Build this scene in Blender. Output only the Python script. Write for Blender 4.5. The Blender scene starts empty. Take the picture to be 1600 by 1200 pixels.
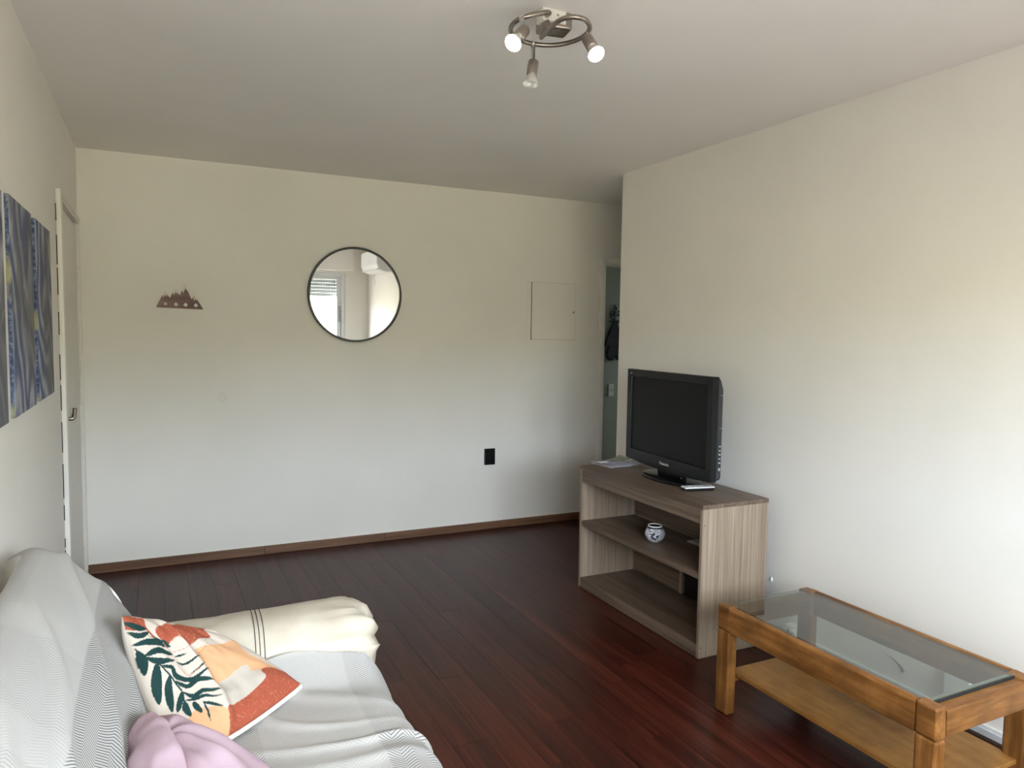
import bpy, bmesh, math, random
import numpy as np
from mathutils import Vector, Matrix, noise
random.seed(7)
S = bpy.context.scene
COL = S.collection
PI = math.pi

# ------------------------------------------------------------------ camera
cam_d = bpy.data.cameras.new('camera')
cam_d.sensor_width = 36.0
cam_d.lens = 25.78
cam_d.clip_start = 0.02
cam = bpy.data.objects.new('camera', cam_d)
COL.objects.link(cam)
CX, CD, CF = (0.899, -0.437, 0.015), (-0.018, -0.070, -0.997), (0.437, 0.897, -0.071)
fwd = Vector(CF).normalized()
right = Vector(CX); right = (right - fwd * right.dot(fwd)).normalized()
up = right.cross(fwd)
m = Matrix((right, up, -fwd)).transposed().to_4x4()
m.translation = (0, 0, 1.48)
cam.matrix_world = m
S.camera = cam

# ------------------------------------------------------------------ world, exposure
S.view_settings.view_transform = 'Standard'
S.view_settings.look = 'None'
S.view_settings.gamma = 1.0
S.view_settings.use_curve_mapping = False
S.view_settings.exposure = 0.0  # tuned with the daylight
W = bpy.data.worlds.new('overcast_sky'); S.world = W
W.use_nodes = True
wt = W.node_tree
bg = wt.nodes['Background']
# overcast sky, a little brighter towards the zenith; open sunlit ground below the horizon
w_tc = wt.nodes.new('ShaderNodeTexCoord'); w_sp = wt.nodes.new('ShaderNodeSeparateXYZ')
wt.links.new(w_tc.outputs['Generated'], w_sp.inputs[0])
w_mr = wt.nodes.new('ShaderNodeMapRange'); w_mr.inputs['From Min'].default_value = -1.0; w_mr.inputs['From Max'].default_value = 1.0
wt.links.new(w_sp.outputs[2], w_mr.inputs['Value'])
w_cr = wt.nodes.new('ShaderNodeValToRGB'); cr = w_cr.color_ramp
GROUND, HORIZON, ZENITH = (0.205, 0.194, 0.178), (0.74, 0.85, 0.97), (0.95, 0.98, 1.0)
cr.elements[0].position = 0.0; cr.elements[0].color = (*GROUND, 1)
cr.elements[1].position = 1.0; cr.elements[1].color = (*ZENITH, 1)
for p, c in ((0.495, GROUND), (0.505, HORIZON)):
    e = cr.elements.new(p); e.color = (*c, 1)
wt.links.new(w_mr.outputs[0], w_cr.inputs[0]); wt.links.new(w_cr.outputs[0], bg.inputs[0])
bg.inputs[1].default_value = 35.0
# sun behind the building, lighting the hillside the window looks at
sun_d = bpy.data.lights.new('sun', 'SUN'); sun_d.energy = 24.0; sun_d.angle = 0.01; sun_d.color = (1.0, 0.96, 0.90)
sun = bpy.data.objects.new('sun', sun_d); COL.objects.link(sun)
sun.rotation_euler = Vector((-0.25, -1.0, -0.75)).to_track_quat('-Z', 'Y').to_euler()
try:
    S.cycles.diffuse_bounces = 7
    S.cycles.max_bounces = 16
    S.cycles.transparent_max_bounces = 16
    S.cycles.use_denoising = True
except Exception:
    pass

YB, XR, XL, ZC, YW, YE = 4.95, 2.71, -0.39, 2.495, -0.37, 3.987
WX0, WX1, WZ0, WZ1 = -0.15, 2.39, 0.92, 2.17     # window opening in the rear wall

def portal(name, loc, rot, sx, sy):
    l = bpy.data.lights.new(name, 'AREA'); l.shape = 'RECTANGLE'; l.size = sx; l.size_y = sy
    l.cycles.is_portal = True
    o = bpy.data.objects.new(name, l); COL.objects.link(o); o.location = loc; o.rotation_euler = rot
    return o
# sampling portal in the window opening (adds no light of its own)
portal('window_portal', ((WX0 + WX1) / 2, YW - 0.19, (WZ0 + WZ1) / 2), (PI / 2, 0, 0), WX1 - WX0, WZ1 - WZ0)

# ------------------------------------------------------------------ materials
class NT:
    def __init__(s, name):
        s.m = bpy.data.materials.new(name); s.m.use_nodes = True
        s.t = s.m.node_tree; s.n = s.t.nodes; s.b = s.n['Principled BSDF']
        s.out = s.n['Material Output']
    def new(s, typ, **kw):
        n = s.n.new(typ)
        for k, v in kw.items(): setattr(n, k, v)
        return n
    def link(s, a, b): s.t.links.new(a, b)
    def math(s, op, a, b=None, c=None):
        n = s.new('ShaderNodeMath', operation=op)
        for i, v in enumerate((a, b, c)):
            if v is None: continue
            if isinstance(v, (int, float)): n.inputs[i].default_value = v
            else: s.link(v, n.inputs[i])
        return n.outputs[0]
    def coords(s, scale=(1, 1, 1), rand=True, uv=False):
        tc = s.new('ShaderNodeTexCoord')
        mp = s.new('ShaderNodeMapping'); mp.inputs['Scale'].default_value = scale
        src = tc.outputs['UV' if uv else 'Object']
        if rand:
            oi = s.new('ShaderNodeObjectInfo')
            va = s.new('ShaderNodeVectorMath', operation='MULTIPLY_ADD')
            s.link(oi.outputs['Random'], va.inputs[0]); va.inputs[1].default_value = (37, 53, 71)
            s.link(src, va.inputs[2]); src = va.outputs[0]
        s.link(src, mp.inputs['Vector'])
        return mp.outputs[0]
    def noise(s, vec, scale, detail=3, rough=0.55, dist=0):
        n = s.new('ShaderNodeTexNoise'); n.inputs['Scale'].default_value = scale
        n.inputs['Detail'].default_value = detail; n.inputs['Roughness'].default_value = rough
        n.inputs['Distortion'].default_value = dist
        s.link(vec, n.inputs['Vector']); return n.outputs['Fac']
    def ramp(s, fac, stops, interp='LINEAR'):
        r = s.new('ShaderNodeValToRGB'); cr = r.color_ramp; cr.interpolation = interp
        while len(cr.elements) < len(stops): cr.elements.new(0.5)
        for e, (p, c) in zip(cr.elements, stops):
            e.position = p; e.color = (*c, 1) if len(c) == 3 else c
        s.link(fac, r.inputs[0]); return r.outputs[0]
    def mix(s, fac, a, b, mode='MIX'):
        n = s.new('ShaderNodeMix', data_type='RGBA', blend_type=mode)
        for inp, v in ((n.inputs[0], fac), (n.inputs[6], a), (n.inputs[7], b)):
            if isinstance(v, (int, float)): inp.default_value = v
            elif isinstance(v, tuple): inp.default_value = (*v, 1)
            else: s.link(v, inp)
        return n.outputs[2]
    def bump(s, h, strength=0.2, dist=0.002):
        b = s.new('ShaderNodeBump'); b.inputs['Strength'].default_value = strength
        b.inputs['Distance'].default_value = dist
        s.link(h, b.inputs['Height']); s.link(b.outputs[0], s.b.inputs['Normal'])
    def set(s, color=None, rough=0.5, metal=0.0, spec=0.5):
        if color is not None:
            if isinstance(color, tuple): s.b.inputs['Base Color'].default_value = (*color, 1)
            else: s.link(color, s.b.inputs['Base Color'])
        if isinstance(rough, (int, float)): s.b.inputs['Roughness'].default_value = rough
        else: s.link(rough, s.b.inputs['Roughness'])
        s.b.inputs['Metallic'].default_value = metal
        s.b.inputs['Specular IOR Level'].default_value = spec
        return s.m

def plain(name, c, rough=0.5, metal=0.0, spec=0.5, var=0.06, scale=14, bump=0.0):
    n = NT(name)
    f = n.noise(n.coords(), scale, 4)
    col = n.ramp(f, [(0.25, tuple(x * (1 - var) for x in c)), (0.75, tuple(min(1, x * (1 + var)) for x in c))])
    if bump: n.bump(f, bump, 0.002)
    return n.set(col, rough, metal, spec)

def paint(name, c, big=0.03):
    n = NT(name); v = n.coords(rand=False)
    a = n.noise(v, 1.3, 3); b = n.noise(v, 60, 4); d = n.noise(v, 5, 5)
    col = n.ramp(a, [(0.3, tuple(x * (1 - big) for x in c)), (0.7, tuple(min(1, x * (1 + big)) for x in c))])
    n.bump(n.math('ADD', n.math('MULTIPLY', d, 1.5), n.math('MULTIPLY', b, 0.35)), 0.22, 0.003)
    return n.set(col, 0.62, 0, 0.3)

def wood(name, dark, mid, light, along='y', grain=70, rough=0.45, spec=0.4, contrast=1.0, stretch=0.05, blot=0.0, bump=0.1):
    n = NT(name)
    sc = {'x': (stretch, 1, 1), 'y': (1, stretch, 1), 'z': (1, 1, stretch)}[along]
    v = n.coords(sc)
    a = n.noise(v, grain, 5, 0.6, 0.3)
    b = n.noise(v, grain * 0.16, 3, 0.5, 1.2)
    f = n.math('ADD', n.math('MULTIPLY', a, 0.55), n.math('MULTIPLY', b, 0.45))
    w = 0.17 / contrast
    col = n.ramp(f, [(0.5 - w, dark), (0.5, mid), (0.5 + w, light)])
    oi = n.new('ShaderNodeObjectInfo')
    tone = n.ramp(oi.outputs['Random'], [(0, (0.88, 0.88, 0.88)), (1, (1.1, 1.1, 1.1))])
    col = n.mix(1.0, col, tone, 'MULTIPLY')
    if blot:
        k = n.noise(n.coords((1, 1, 1)), 9, 4, 0.6)
        col = n.mix(1.0, col, n.ramp(k, [(0.35, (1 - blot,) * 3), (0.65, (1 + blot * 0.5,) * 3)]), 'MULTIPLY')
    n.bump(a, bump, 0.001)
    return n.set(col, rough, 0, spec)

M = {}
M['wall'] = paint('cream_wall_paint', (0.80, 0.768, 0.712))
M['ceil'] = paint('ceiling_paint', (0.86, 0.832, 0.815))
M['kitchen'] = paint('kitchen_green_paint', (0.26, 0.285, 0.23))
M['doorpaint'] = plain('door_gloss_paint', (0.70, 0.665, 0.61), 0.4, var=0.03)
M['casing'] = plain('casing_paint', (0.78, 0.75, 0.69), 0.4, var=0.03)
M['plank'] = wood('red_brown_laminate', (0.018, 0.0038, 0.0026), (0.040, 0.0082, 0.005), (0.080, 0.018, 0.010), 'y', 85, 0.31, 0.27, 1.25, 0.03, bump=0.06)
M['base_floor'] = plain('floor_underlay', (0.02, 0.008, 0.006), 0.8)
M['skirt'] = wood('brown_skirting_wood', (0.09, 0.043, 0.022), (0.17, 0.085, 0.045), (0.25, 0.13, 0.078), 'x', 45, 0.45)
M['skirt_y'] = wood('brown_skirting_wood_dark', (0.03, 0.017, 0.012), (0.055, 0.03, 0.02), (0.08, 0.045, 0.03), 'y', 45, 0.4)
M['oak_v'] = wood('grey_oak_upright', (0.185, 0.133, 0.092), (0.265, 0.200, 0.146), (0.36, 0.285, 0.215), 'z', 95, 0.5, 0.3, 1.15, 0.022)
M['oak_h'] = wood('grey_oak_level_shaded', (0.095, 0.062, 0.041), (0.15, 0.103, 0.072), (0.215, 0.155, 0.112), 'y', 95, 0.42, 0.35, 1.4, 0.022)  # level-grained copy of the oak, shade of the top painted into its colour
M['honey_y'] = wood('honey_wood_lengthwise', (0.095, 0.034, 0.007), (0.185, 0.074, 0.0175), (0.30, 0.135, 0.040), 'y', 40, 0.42, 0.28, 1.2, 0.08, 0.3)
M['honey_x'] = wood('honey_wood_crosswise', (0.095, 0.034, 0.007), (0.185, 0.074, 0.0175), (0.30, 0.135, 0.040), 'x', 40, 0.42, 0.28, 1.2, 0.08, 0.3)
M['honey_z'] = wood('honey_wood_upright', (0.095, 0.034, 0.007), (0.185, 0.074, 0.0175), (0.30, 0.135, 0.040), 'z', 40, 0.42, 0.28, 1.2, 0.08, 0.3)
M['honey_s'] = wood('pale_plywood_shelf', (0.165, 0.068, 0.014), (0.23, 0.103, 0.025), (0.30, 0.148, 0.042), 'y', 30, 0.45, 0.2, 1.0, 0.1, 0.22)
M['leather'] = None
M['black'] = plain('black_plastic', (0.007, 0.007, 0.0075), 0.3, spec=0.25)
M['blackgloss'] = plain('gloss_black_plastic', (0.005, 0.005, 0.006), 0.12, spec=0.3)
M['blackmatte'] = plain('charcoal_side_plastic', (0.022, 0.024, 0.027), 0.5)
M['screen'] = plain('tv_screen_glass', (0.0075, 0.0075, 0.0078), 0.32, spec=0.12)
M['blackmetal'] = plain('black_frame_metal', (0.01, 0.01, 0.01), 0.35)
M['white'] = plain('white_plastic', (0.80, 0.80, 0.78), 0.35, var=0.02)
M['grey'] = plain('grey_plastic', (0.32, 0.33, 0.33), 0.4)
M['silver'] = plain('silver_print', (0.55, 0.55, 0.55), 0.4, 0.3)
M['steel'] = plain('brushed_nickel', (0.36, 0.32, 0.28), 0.3, 1.0, var=0.1, scale=60)
M['chrome'] = plain('chrome_metal', (0.65, 0.64, 0.62), 0.16, 1.0, var=0.03)
M['reflector'] = plain('silvered_bulb_glass', (0.80, 0.79, 0.77), 0.28, 0.6, var=0.03)
M['alu'] = plain('aluminium_frame', (0.72, 0.74, 0.76), 0.4, 0.2)
M['shutter'] = plain('grey_shutter_plastic', (0.50, 0.53, 0.55), 0.5)
M['dark'] = plain('dark_gap', (0.008, 0.007, 0.006), 0.9)
M['rubber'] = plain('black_rubber', (0.008, 0.008, 0.008), 0.7)
M['mitt'] = plain('dark_mitt_fabric', (0.012, 0.013, 0.017), 0.9, bump=0.4, scale=60)
M['iron'] = plain('black_iron', (0.015, 0.015, 0.015), 0.5, 0.4)
M['paper'] = plain('white_paper', (0.84, 0.83, 0.86), 0.7, var=0.04, scale=40)
M['snow'] = plain('snow_cap_paint', (0.72, 0.66, 0.58), 0.6)
M['pinkwood'] = wood('stained_plaque_wood', (0.15, 0.07, 0.058), (0.27, 0.165, 0.15), (0.42, 0.30, 0.285), 'x', 30, 0.5, 0.3, 1.0, 0.12, 0.25)
M['lav'] = plain('lavender_cotton', (0.52, 0.375, 0.44), 0.85, var=0.05, scale=6, bump=0.15)
M['piping'] = plain('white_piping', (0.78, 0.75, 0.71), 0.8)
M['grass'] = plain('dry_meadow_grass', (0.36, 0.325, 0.22), 0.9, var=0.3, scale=0.4)
M['bark'] = plain('tree_bark', (0.10, 0.07, 0.045), 0.9)
M['pave'] = plain('pale_concrete', (0.42, 0.40, 0.37), 0.9, var=0.1, scale=1.5)

def leather():
    n = NT('cream_leather'); v = n.coords(rand=False)
    a = n.noise(v, 9, 5, 0.6); b = n.noise(v, 130, 3)
    vo = n.new('ShaderNodeTexVoronoi', feature='DISTANCE_TO_EDGE'); vo.inputs['Scale'].default_value = 26
    n.link(v, vo.inputs['Vector'])
    cr = n.ramp(vo.outputs['Distance'], [(0, (0, 0, 0)), (0.06, (1, 1, 1))])
    col = n.ramp(a, [(0.3, (0.53, 0.465, 0.37)), (0.7, (0.64, 0.58, 0.48))])
    n.bump(n.math('ADD', n.math('MULTIPLY', a, 1.5), n.math('ADD', n.math('MULTIPLY', b, 0.25), n.math('MULTIPLY', cr, 0.12))), 0.35, 0.004)
    return n.set(col, 0.42, 0, 0.4)
M['leather'] = leather()

def foliage():
    n = NT('tree_foliage'); v = n.coords()
    f = n.noise(v, 2.5, 5, 0.7)
    col = n.ramp(f, [(0.3, (0.06, 0.10, 0.03)), (0.7, (0.30, 0.36, 0.12))])
    n.bump(f, 1.0, 0.3)
    return n.set(col, 0.9)
M['foliage'] = foliage()

def glass(name, tint, refl=1.0, rough=0.0):
    n = NT(name)
    tr = n.new('ShaderNodeBsdfTransparent'); tr.inputs[0].default_value = (*tint, 1)
    gl = n.new('ShaderNodeBsdfGlossy'); gl.inputs['Roughness'].default_value = rough
    gl.inputs[0].default_value = (refl, refl, refl, 1)
    lw = n.new('ShaderNodeLayerWeight'); lw.inputs['Blend'].default_value = 0.5
    fr = n.math('MULTIPLY_ADD', n.math('POWER', lw.outputs['Facing'], 5.0), 0.96, 0.04)
    mx = n.new('ShaderNodeMixShader')
    n.link(fr, mx.inputs[0]); n.link(tr.outputs[0], mx.inputs[1]); n.link(gl.outputs[0], mx.inputs[2])
    n.link(mx.outputs[0], n.out.inputs[0])
    return n.m
M['pane'] = glass('window_pane_glass', (0.97, 0.98, 0.98))
M['tableglass'] = glass('grey_green_table_glass', (0.74, 0.78, 0.76), 1.0)

def mirror_mat():
    n = NT('silvered_mirror'); f = n.noise(n.coords(), 3)
    return n.set(n.ramp(f, [(0, (0.93, 0.94, 0.93)), (1, (0.95, 0.96, 0.95))]), 0.0, 1.0)
M['mirror'] = mirror_mat()

def emit(name, c, strength):
    n = NT(name)
    e = n.new('ShaderNodeEmission'); e.inputs[0].default_value = (*c, 1); e.inputs[1].default_value = strength
    n.link(e.outputs[0], n.out.inputs[0]); return n.m
M['lit'] = emit('lit_bulb_face', (1.0, 0.80, 0.52), 75.0)

def canvas_mat(name, seed, warm):
    n = NT(name); v = n.coords((1, 1.0, 0.55), rand=False)
    off = n.new('ShaderNodeVectorMath', operation='ADD'); off.inputs[1].default_value = (seed, seed * 2.3, seed * 0.7)
    n.link(v, off.inputs[0])
    a = n.noise(off.outputs[0], 5, 3, 0.5, 2.5)
    w = n.new('ShaderNodeTexWave', wave_type='BANDS', bands_direction='DIAGONAL'); w.inputs['Scale'].default_value = 4.5
    w.inputs['Distortion'].default_value = 16; w.inputs['Detail'].default_value = 3; w.inputs['Detail Scale'].default_value = 0.9; w.inputs['Detail Roughness'].default_value = 0.35
    n.link(off.outputs[0], w.inputs['Vector'])
    fine = n.noise(off.outputs[0], 55, 4, 0.7, 1.0)
    f = n.math('ADD', n.math('MULTIPLY', w.outputs['Fac'], 0.55), n.math('MULTIPLY', fine, 0.45))
    col = n.ramp(f, [(0.22, (0.055, 0.065, 0.14)), (0.42, (0.11, 0.125, 0.23)), (0.58, (0.20, 0.215, 0.30)), (0.8, (0.36, 0.38, 0.42))])
    y = n.ramp(a, [(0.58, (0, 0, 0)), (0.70, (1, 1, 1))])
    col = n.mix(n.math('MULTIPLY', y, warm), col, (0.42, 0.40, 0.16))
    g = n.ramp(n.noise(off.outputs[0], 2.6, 2, 0.4, 0.6), [(0.5, (0, 0, 0)), (0.57, (1, 1, 1))])
    col = n.mix(n.math('MULTIPLY', g, 0.75), col, (0.11, 0.11, 0.115))
    n.bump(fine, 0.3, 0.002)
    return n.set(col, 0.65)
def canvas_edge():
    n = NT('painted_canvas_edge'); v = n.coords((1, 1, 1))
    a = n.noise(v, 60, 3); b = n.noise(v, 6, 2)
    col = n.ramp(a, [(0.35, (0.02, 0.03, 0.08)), (0.5, (0.05, 0.075, 0.17)), (0.68, (0.22, 0.25, 0.29))])
    col = n.mix(n.math('MULTIPLY', n.ramp(b, [(0.56, (0, 0, 0)), (0.62, (1, 1, 1))]), 0.8), col, (0.33, 0.32, 0.16))
    return n.set(col, 0.7)
M['edge'] = canvas_edge()

def blanket_mat():
    n = NT('herringbone_throw_weave')
    tc = n.new('ShaderNodeTexCoord'); sp = n.new('ShaderNodeSeparateXYZ'); n.link(tc.outputs['UV'], sp.inputs[0])
    u, v = sp.outputs[0], sp.outputs[1]
    zig = n.math('PINGPONG', u, 0.032)
    t = n.math('ADD', v, n.math('MULTIPLY', zig, 0.85))
    fr = n.math('FRACT', n.math('DIVIDE', t, 0.0098))
    tri = n.math('ABSOLUTE', n.math('SUBTRACT', fr, 0.5))
    line = n.ramp(tri, [(0.10, (1, 1, 1)), (0.24, (0, 0, 0))])
    at = n.new('ShaderNodeAttribute', attribute_name='weave')
    k = n.math('MULTIPLY', line, at.outputs['Fac'])
    nz = n.noise(n.coords(rand=False), 220, 2)
    big = n.noise(n.coords(rand=False), 7, 3)
    white = n.mix(n.math('MULTIPLY', big, 0.6), (0.87, 0.855, 0.83), (0.81, 0.795, 0.775))
    white = n.mix(n.math('MULTIPLY', nz, 0.25), white, (0.58, 0.575, 0.56))
    col = n.mix(k, white, (0.15, 0.14, 0.16))
    n.bump(n.math('ADD', nz, n.math('MULTIPLY', line, 0.4)), 0.3, 0.0015)
    return n.set(col, 0.92, 0, 0.15)
M['blanket'] = blanket_mat()

def print_mat():
    n = NT('printed_cushion_cotton')
    at = n.new('ShaderNodeAttribute', attribute_name='print')
    nz = n.noise(n.coords(rand=False), 170, 3, 0.7)
    sp = n.new('ShaderNodeSeparateColor'); n.link(at.outputs['Color'], sp.inputs[0])
    isrust = n.math('LESS_THAN', sp.outputs[2], 0.1)
    isrust = n.math('MULTIPLY', isrust, n.math('GREATER_THAN', sp.outputs[0], 0.2))
    sp2 = n.ramp(nz, [(0.56, (0, 0, 0)), (0.72, (1, 1, 1))])
    col = n.mix(n.math('MULTIPLY', n.math('MULTIPLY', sp2, isrust), 0.45), at.outputs['Color'], (0.62, 0.40, 0.28))
    n.bump(nz, 0.15, 0.001)
    return n.set(col, 0.85, 0, 0.2)
M['print'] = print_mat()

def mosaic_mat():
    n = NT('white_mosaic_glass'); v = n.coords(rand=False)
    vo = n.new('ShaderNodeTexVoronoi', feature='DISTANCE_TO_EDGE'); vo.inputs['Scale'].default_value = 150
    n.link(v, vo.inputs['Vector'])
    vc = n.new('ShaderNodeTexVoronoi'); vc.inputs['Scale'].default_value = 150; n.link(v, vc.inputs['Vector'])
    sp = n.new('ShaderNodeSeparateColor'); n.link(vc.outputs['Color'], sp.inputs[0])
    tone = n.ramp(sp.outputs[0], [(0, (0.35, 0.33, 0.40)), (0.5, (0.68, 0.66, 0.74)), (1, (0.92, 0.90, 0.94))])
    g = n.ramp(vo.outputs['Distance'], [(0.03, (0, 0, 0)), (0.09, (1, 1, 1))])
    n.bump(g, 0.5, 0.001)
    return n.set(n.mix(g, (0.05, 0.05, 0.055), tone), 0.2)
M['mosaic'] = mosaic_mat()

# ------------------------------------------------------------------ mesh helpers
def link(name, me, mat, parent=None, loc=(0, 0, 0), smooth=False):
    o = bpy.data.objects.new(name, me); COL.objects.link(o)
    if mat is not None: me.materials.append(mat)
    o.location = loc
    if parent is not None: o.parent = parent
    if smooth:
        for p in me.polygons: p.use_smooth = True
    return o
def from_bm(name, bm, mat, parent=None, loc=(0, 0, 0), smooth=False):
    bmesh.ops.recalc_face_normals(bm, faces=bm.faces)
    me = bpy.data.meshes.new(name); bm.to_mesh(me); bm.free()
    return link(name, me, mat, parent, loc, smooth)
def tag(o, label=None, cat=None, group=None, kind=None):
    if label: o['label'] = label
    if cat: o['category'] = cat
    if group: o['group'] = group
    if kind: o['kind'] = kind
    return o
def thing(name, label, cat, loc=(0, 0, 0), rot=(0, 0, 0), group=None):
    o = bpy.data.objects.new(name, None); COL.objects.link(o)
    o.empty_display_size = 0.05
    o.location = loc; o.rotation_euler = rot
    return tag(o, label, cat, group)
def structure(name, loc=(0, 0, 0)):
    o = bpy.data.objects.new(name, None); COL.objects.link(o); o.location = loc
    o['kind'] = 'structure'; return o
def add_box(bm, x0, x1, y0, y1, z0, z1, bev=0.0, seg=2, mat4=None):
    vs = [bm.verts.new((x, y, z)) for x in (x0, x1) for y in (y0, y1) for z in (z0, z1)]
    F = [(0, 1, 3, 2), (4, 6, 7, 5), (0, 4, 5, 1), (2, 3, 7, 6), (0, 2, 6, 4), (1, 5, 7, 3)]
    fs = [bm.faces.new([vs[i] for i in f]) for f in F]
    new = vs
    if bev > 0:
        es = list({e for f in fs for e in f.edges})
        r = bmesh.ops.bevel(bm, geom=es, offset=bev, segments=seg, affect='EDGES', profile=0.5)
        new = list({v for f in r['faces'] for v in f.verts} | {v for v in vs if v.is_valid})
    if mat4 is not None:
        bmesh.ops.transform(bm, matrix=mat4, verts=new)
def box(name, x0, x1, y0, y1, z0, z1, mat, parent=None, bev=0.002, seg=2, center=False, kind=None):
    bm = bmesh.new()
    if center or parent is None:
        c = ((x0 + x1) / 2, (y0 + y1) / 2, (z0 + z1) / 2) if center else (0, 0, 0)
    else: c = (0, 0, 0)
    add_box(bm, x0 - c[0], x1 - c[0], y0 - c[1], y1 - c[1], z0 - c[2], z1 - c[2], bev, seg)
    o = from_bm(name, bm, mat, parent, c)
    if kind: o['kind'] = kind
    return o
def grid_bm(bm, pts, closed_u=False, closed_v=False):
    nu, nv = len(pts), len(pts[0])
    V = [[bm.verts.new(p) for p in row] for row in pts]
    for i in range(nu if closed_u else nu - 1):
        for j in range(nv if closed_v else nv - 1):
            a, b = V[i][j], V[(i + 1) % nu][j]; c, d = V[(i + 1) % nu][(j + 1) % nv], V[i][(j + 1) % nv]
            try: bm.faces.new((a, b, c, d))
            except ValueError: pass
    return V
def add_lathe(bm, prof, n=32, M4=None, cap=True):
    rings = []
    for r, z in prof:
        rings.append([bm.verts.new((r * math.cos(2 * PI * k / n), r * math.sin(2 * PI * k / n), z)) for k in range(n)])
    for a, b in zip(rings, rings[1:]):
        for k in range(n): bm.faces.new((a[k], a[(k + 1) % n], b[(k + 1) % n], b[k]))
    if cap:
        for ring in (rings[0], rings[-1]):
            try: bm.faces.new(ring)
            except ValueError: pass
    if M4 is not None: bmesh.ops.transform(bm, matrix=M4, verts=[v for r in rings for v in r])
def add_tube(bm, pts, r, n=10, closed=False):
    pts = [Vector(p) for p in pts]; L = len(pts); rings = []
    prev = None
    for i, p in enumerate(pts):
        if closed: t = pts[(i + 1) % L] - pts[i - 1]
        else: t = pts[min(i + 1, L - 1)] - pts[max(i - 1, 0)]
        t.normalize()
        if prev is None:
            a = Vector((0, 0, 1)) if abs(t.z) < 0.9 else Vector((1, 0, 0))
            x = t.cross(a).normalized()
        else: x = (prev - t * prev.dot(t)).normalized()
        prev = x; y = t.cross(x)
        rr = r[i] if isinstance(r, (list, tuple)) else r
        rings.append([bm.verts.new(p + (x * math.cos(2 * PI * k / n) + y * math.sin(2 * PI * k / n)) * rr) for k in range(n)])
    for i in range(L if closed else L - 1):
        a, b = rings[i], rings[(i + 1) % L]
        for k in range(n): bm.faces.new((a[k], a[(k + 1) % n], b[(k + 1) % n], b[k]))
    if not closed:
        bm.faces.new(rings[0]); bm.faces.new(rings[-1])
def add_prism(bm, poly, depth, M4=None, bev=0.0):
    """polygon in local XZ, extruded from y=0 to y=-depth"""
    a = [bm.verts.new((x, 0, z)) for x, z in poly]; b = [bm.verts.new((x, -depth, z)) for x, z in poly]
    bm.faces.new(a); f2 = bm.faces.new(b); n = len(poly)
    for i in range(n): bm.faces.new((a[i], a[(i + 1) % n], b[(i + 1) % n], b[i]))
    vs = a + b
    if bev:
        r = bmesh.ops.bevel(bm, geom=list(f2.edges), offset=bev, segments=2, affect='EDGES')
        vs = list({v for v in a + b if v.is_valid} | {v for f in r['faces'] for v in f.verts})
    if M4 is not None: bmesh.ops.transform(bm, matrix=M4, verts=vs)
def catmull(pts, k=6, closed=False):
    P = [np.array(p, float) for p in pts]; out = []
    n = len(P); rng = range(n if closed else n - 1)
    for i in rng:
        p0 = P[i - 1] if (closed or i > 0) else 2 * P[0] - P[1]
        p1, p2 = P[i], P[(i + 1) % n]
        p3 = P[(i + 2) % n] if (closed or i + 2 < n) else 2 * P[-1] - P[-2]
        for s in range(k):
            t = s / k
            out.append(tuple(0.5 * (2 * p1 + (p2 - p0) * t + (2 * p0 - 5 * p1 + 4 * p2 - p3) * t * t + (3 * p1 - p0 - 3 * p2 + p3) * t ** 3)))
    if not closed: out.append(tuple(P[-1]))
    return out
def aim(p, d):
    """matrix placing local +Z along d at p"""
    return Matrix.Translation(p) @ Vector(d).normalized().to_track_quat('Z', 'Y').to_matrix().to_4x4()

# ------------------------------------------------------------------ the setting
fl = box('floor', -0.55, 6.6, -0.52, 6.05, -0.10, -0.012, M['base_floor'], bev=0); fl['kind'] = 'structure'
PW, PL, G = 0.13, 1.2, 0.0009
plank_cache = {}
def plank(x0, x1, y0, y1):
    key = (round(x1 - x0, 4), round(y1 - y0, 4))
    if key not in plank_cache:
        bm = bmesh.new(); add_box(bm, G / 2, key[0] - G / 2, G / 2, key[1] - G / 2, -0.012, 0, 0)
        for f in bm.faces: f.normal_update()
        bmesh.ops.recalc_face_normals(bm, faces=bm.faces)
        me = bpy.data.meshes.new('plank'); bm.to_mesh(me); bm.free(); me.materials.append(M['plank']); plank_cache[key] = me
    o = bpy.data.objects.new('plank', plank_cache[key]); COL.objects.link(o)
    o.location = (x0, y0, 0); o.parent = fl
fixed = {1.32: 2.345, 0.93: 2.345, 1.06: 2.845, 1.19: 3.3, 0.80: 2.9, 1.45: 2.75}
k0 = -13
for k in range(k0, 26):
    x0 = 1.19 + PW * k; x1 = x0 + PW
    x0 = max(x0, XL); x1 = min(x1, 4.6)
    if x1 - x0 < 0.01: continue
    ya = YW if x0 < XR - 0.001 else YE
    start = fixed.get(round(1.19 + PW * k, 2), random.choice([0, 0.3, 0.6, 0.9]) + 0.12 * (k % 3))
    y = start - PL * 6
    while y < YB:
        a, b = max(y, ya), min(y + PL, YB)
        if b - a > 0.02: plank(x0, x1, round(a, 3), round(b, 3))
        y += PL

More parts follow.
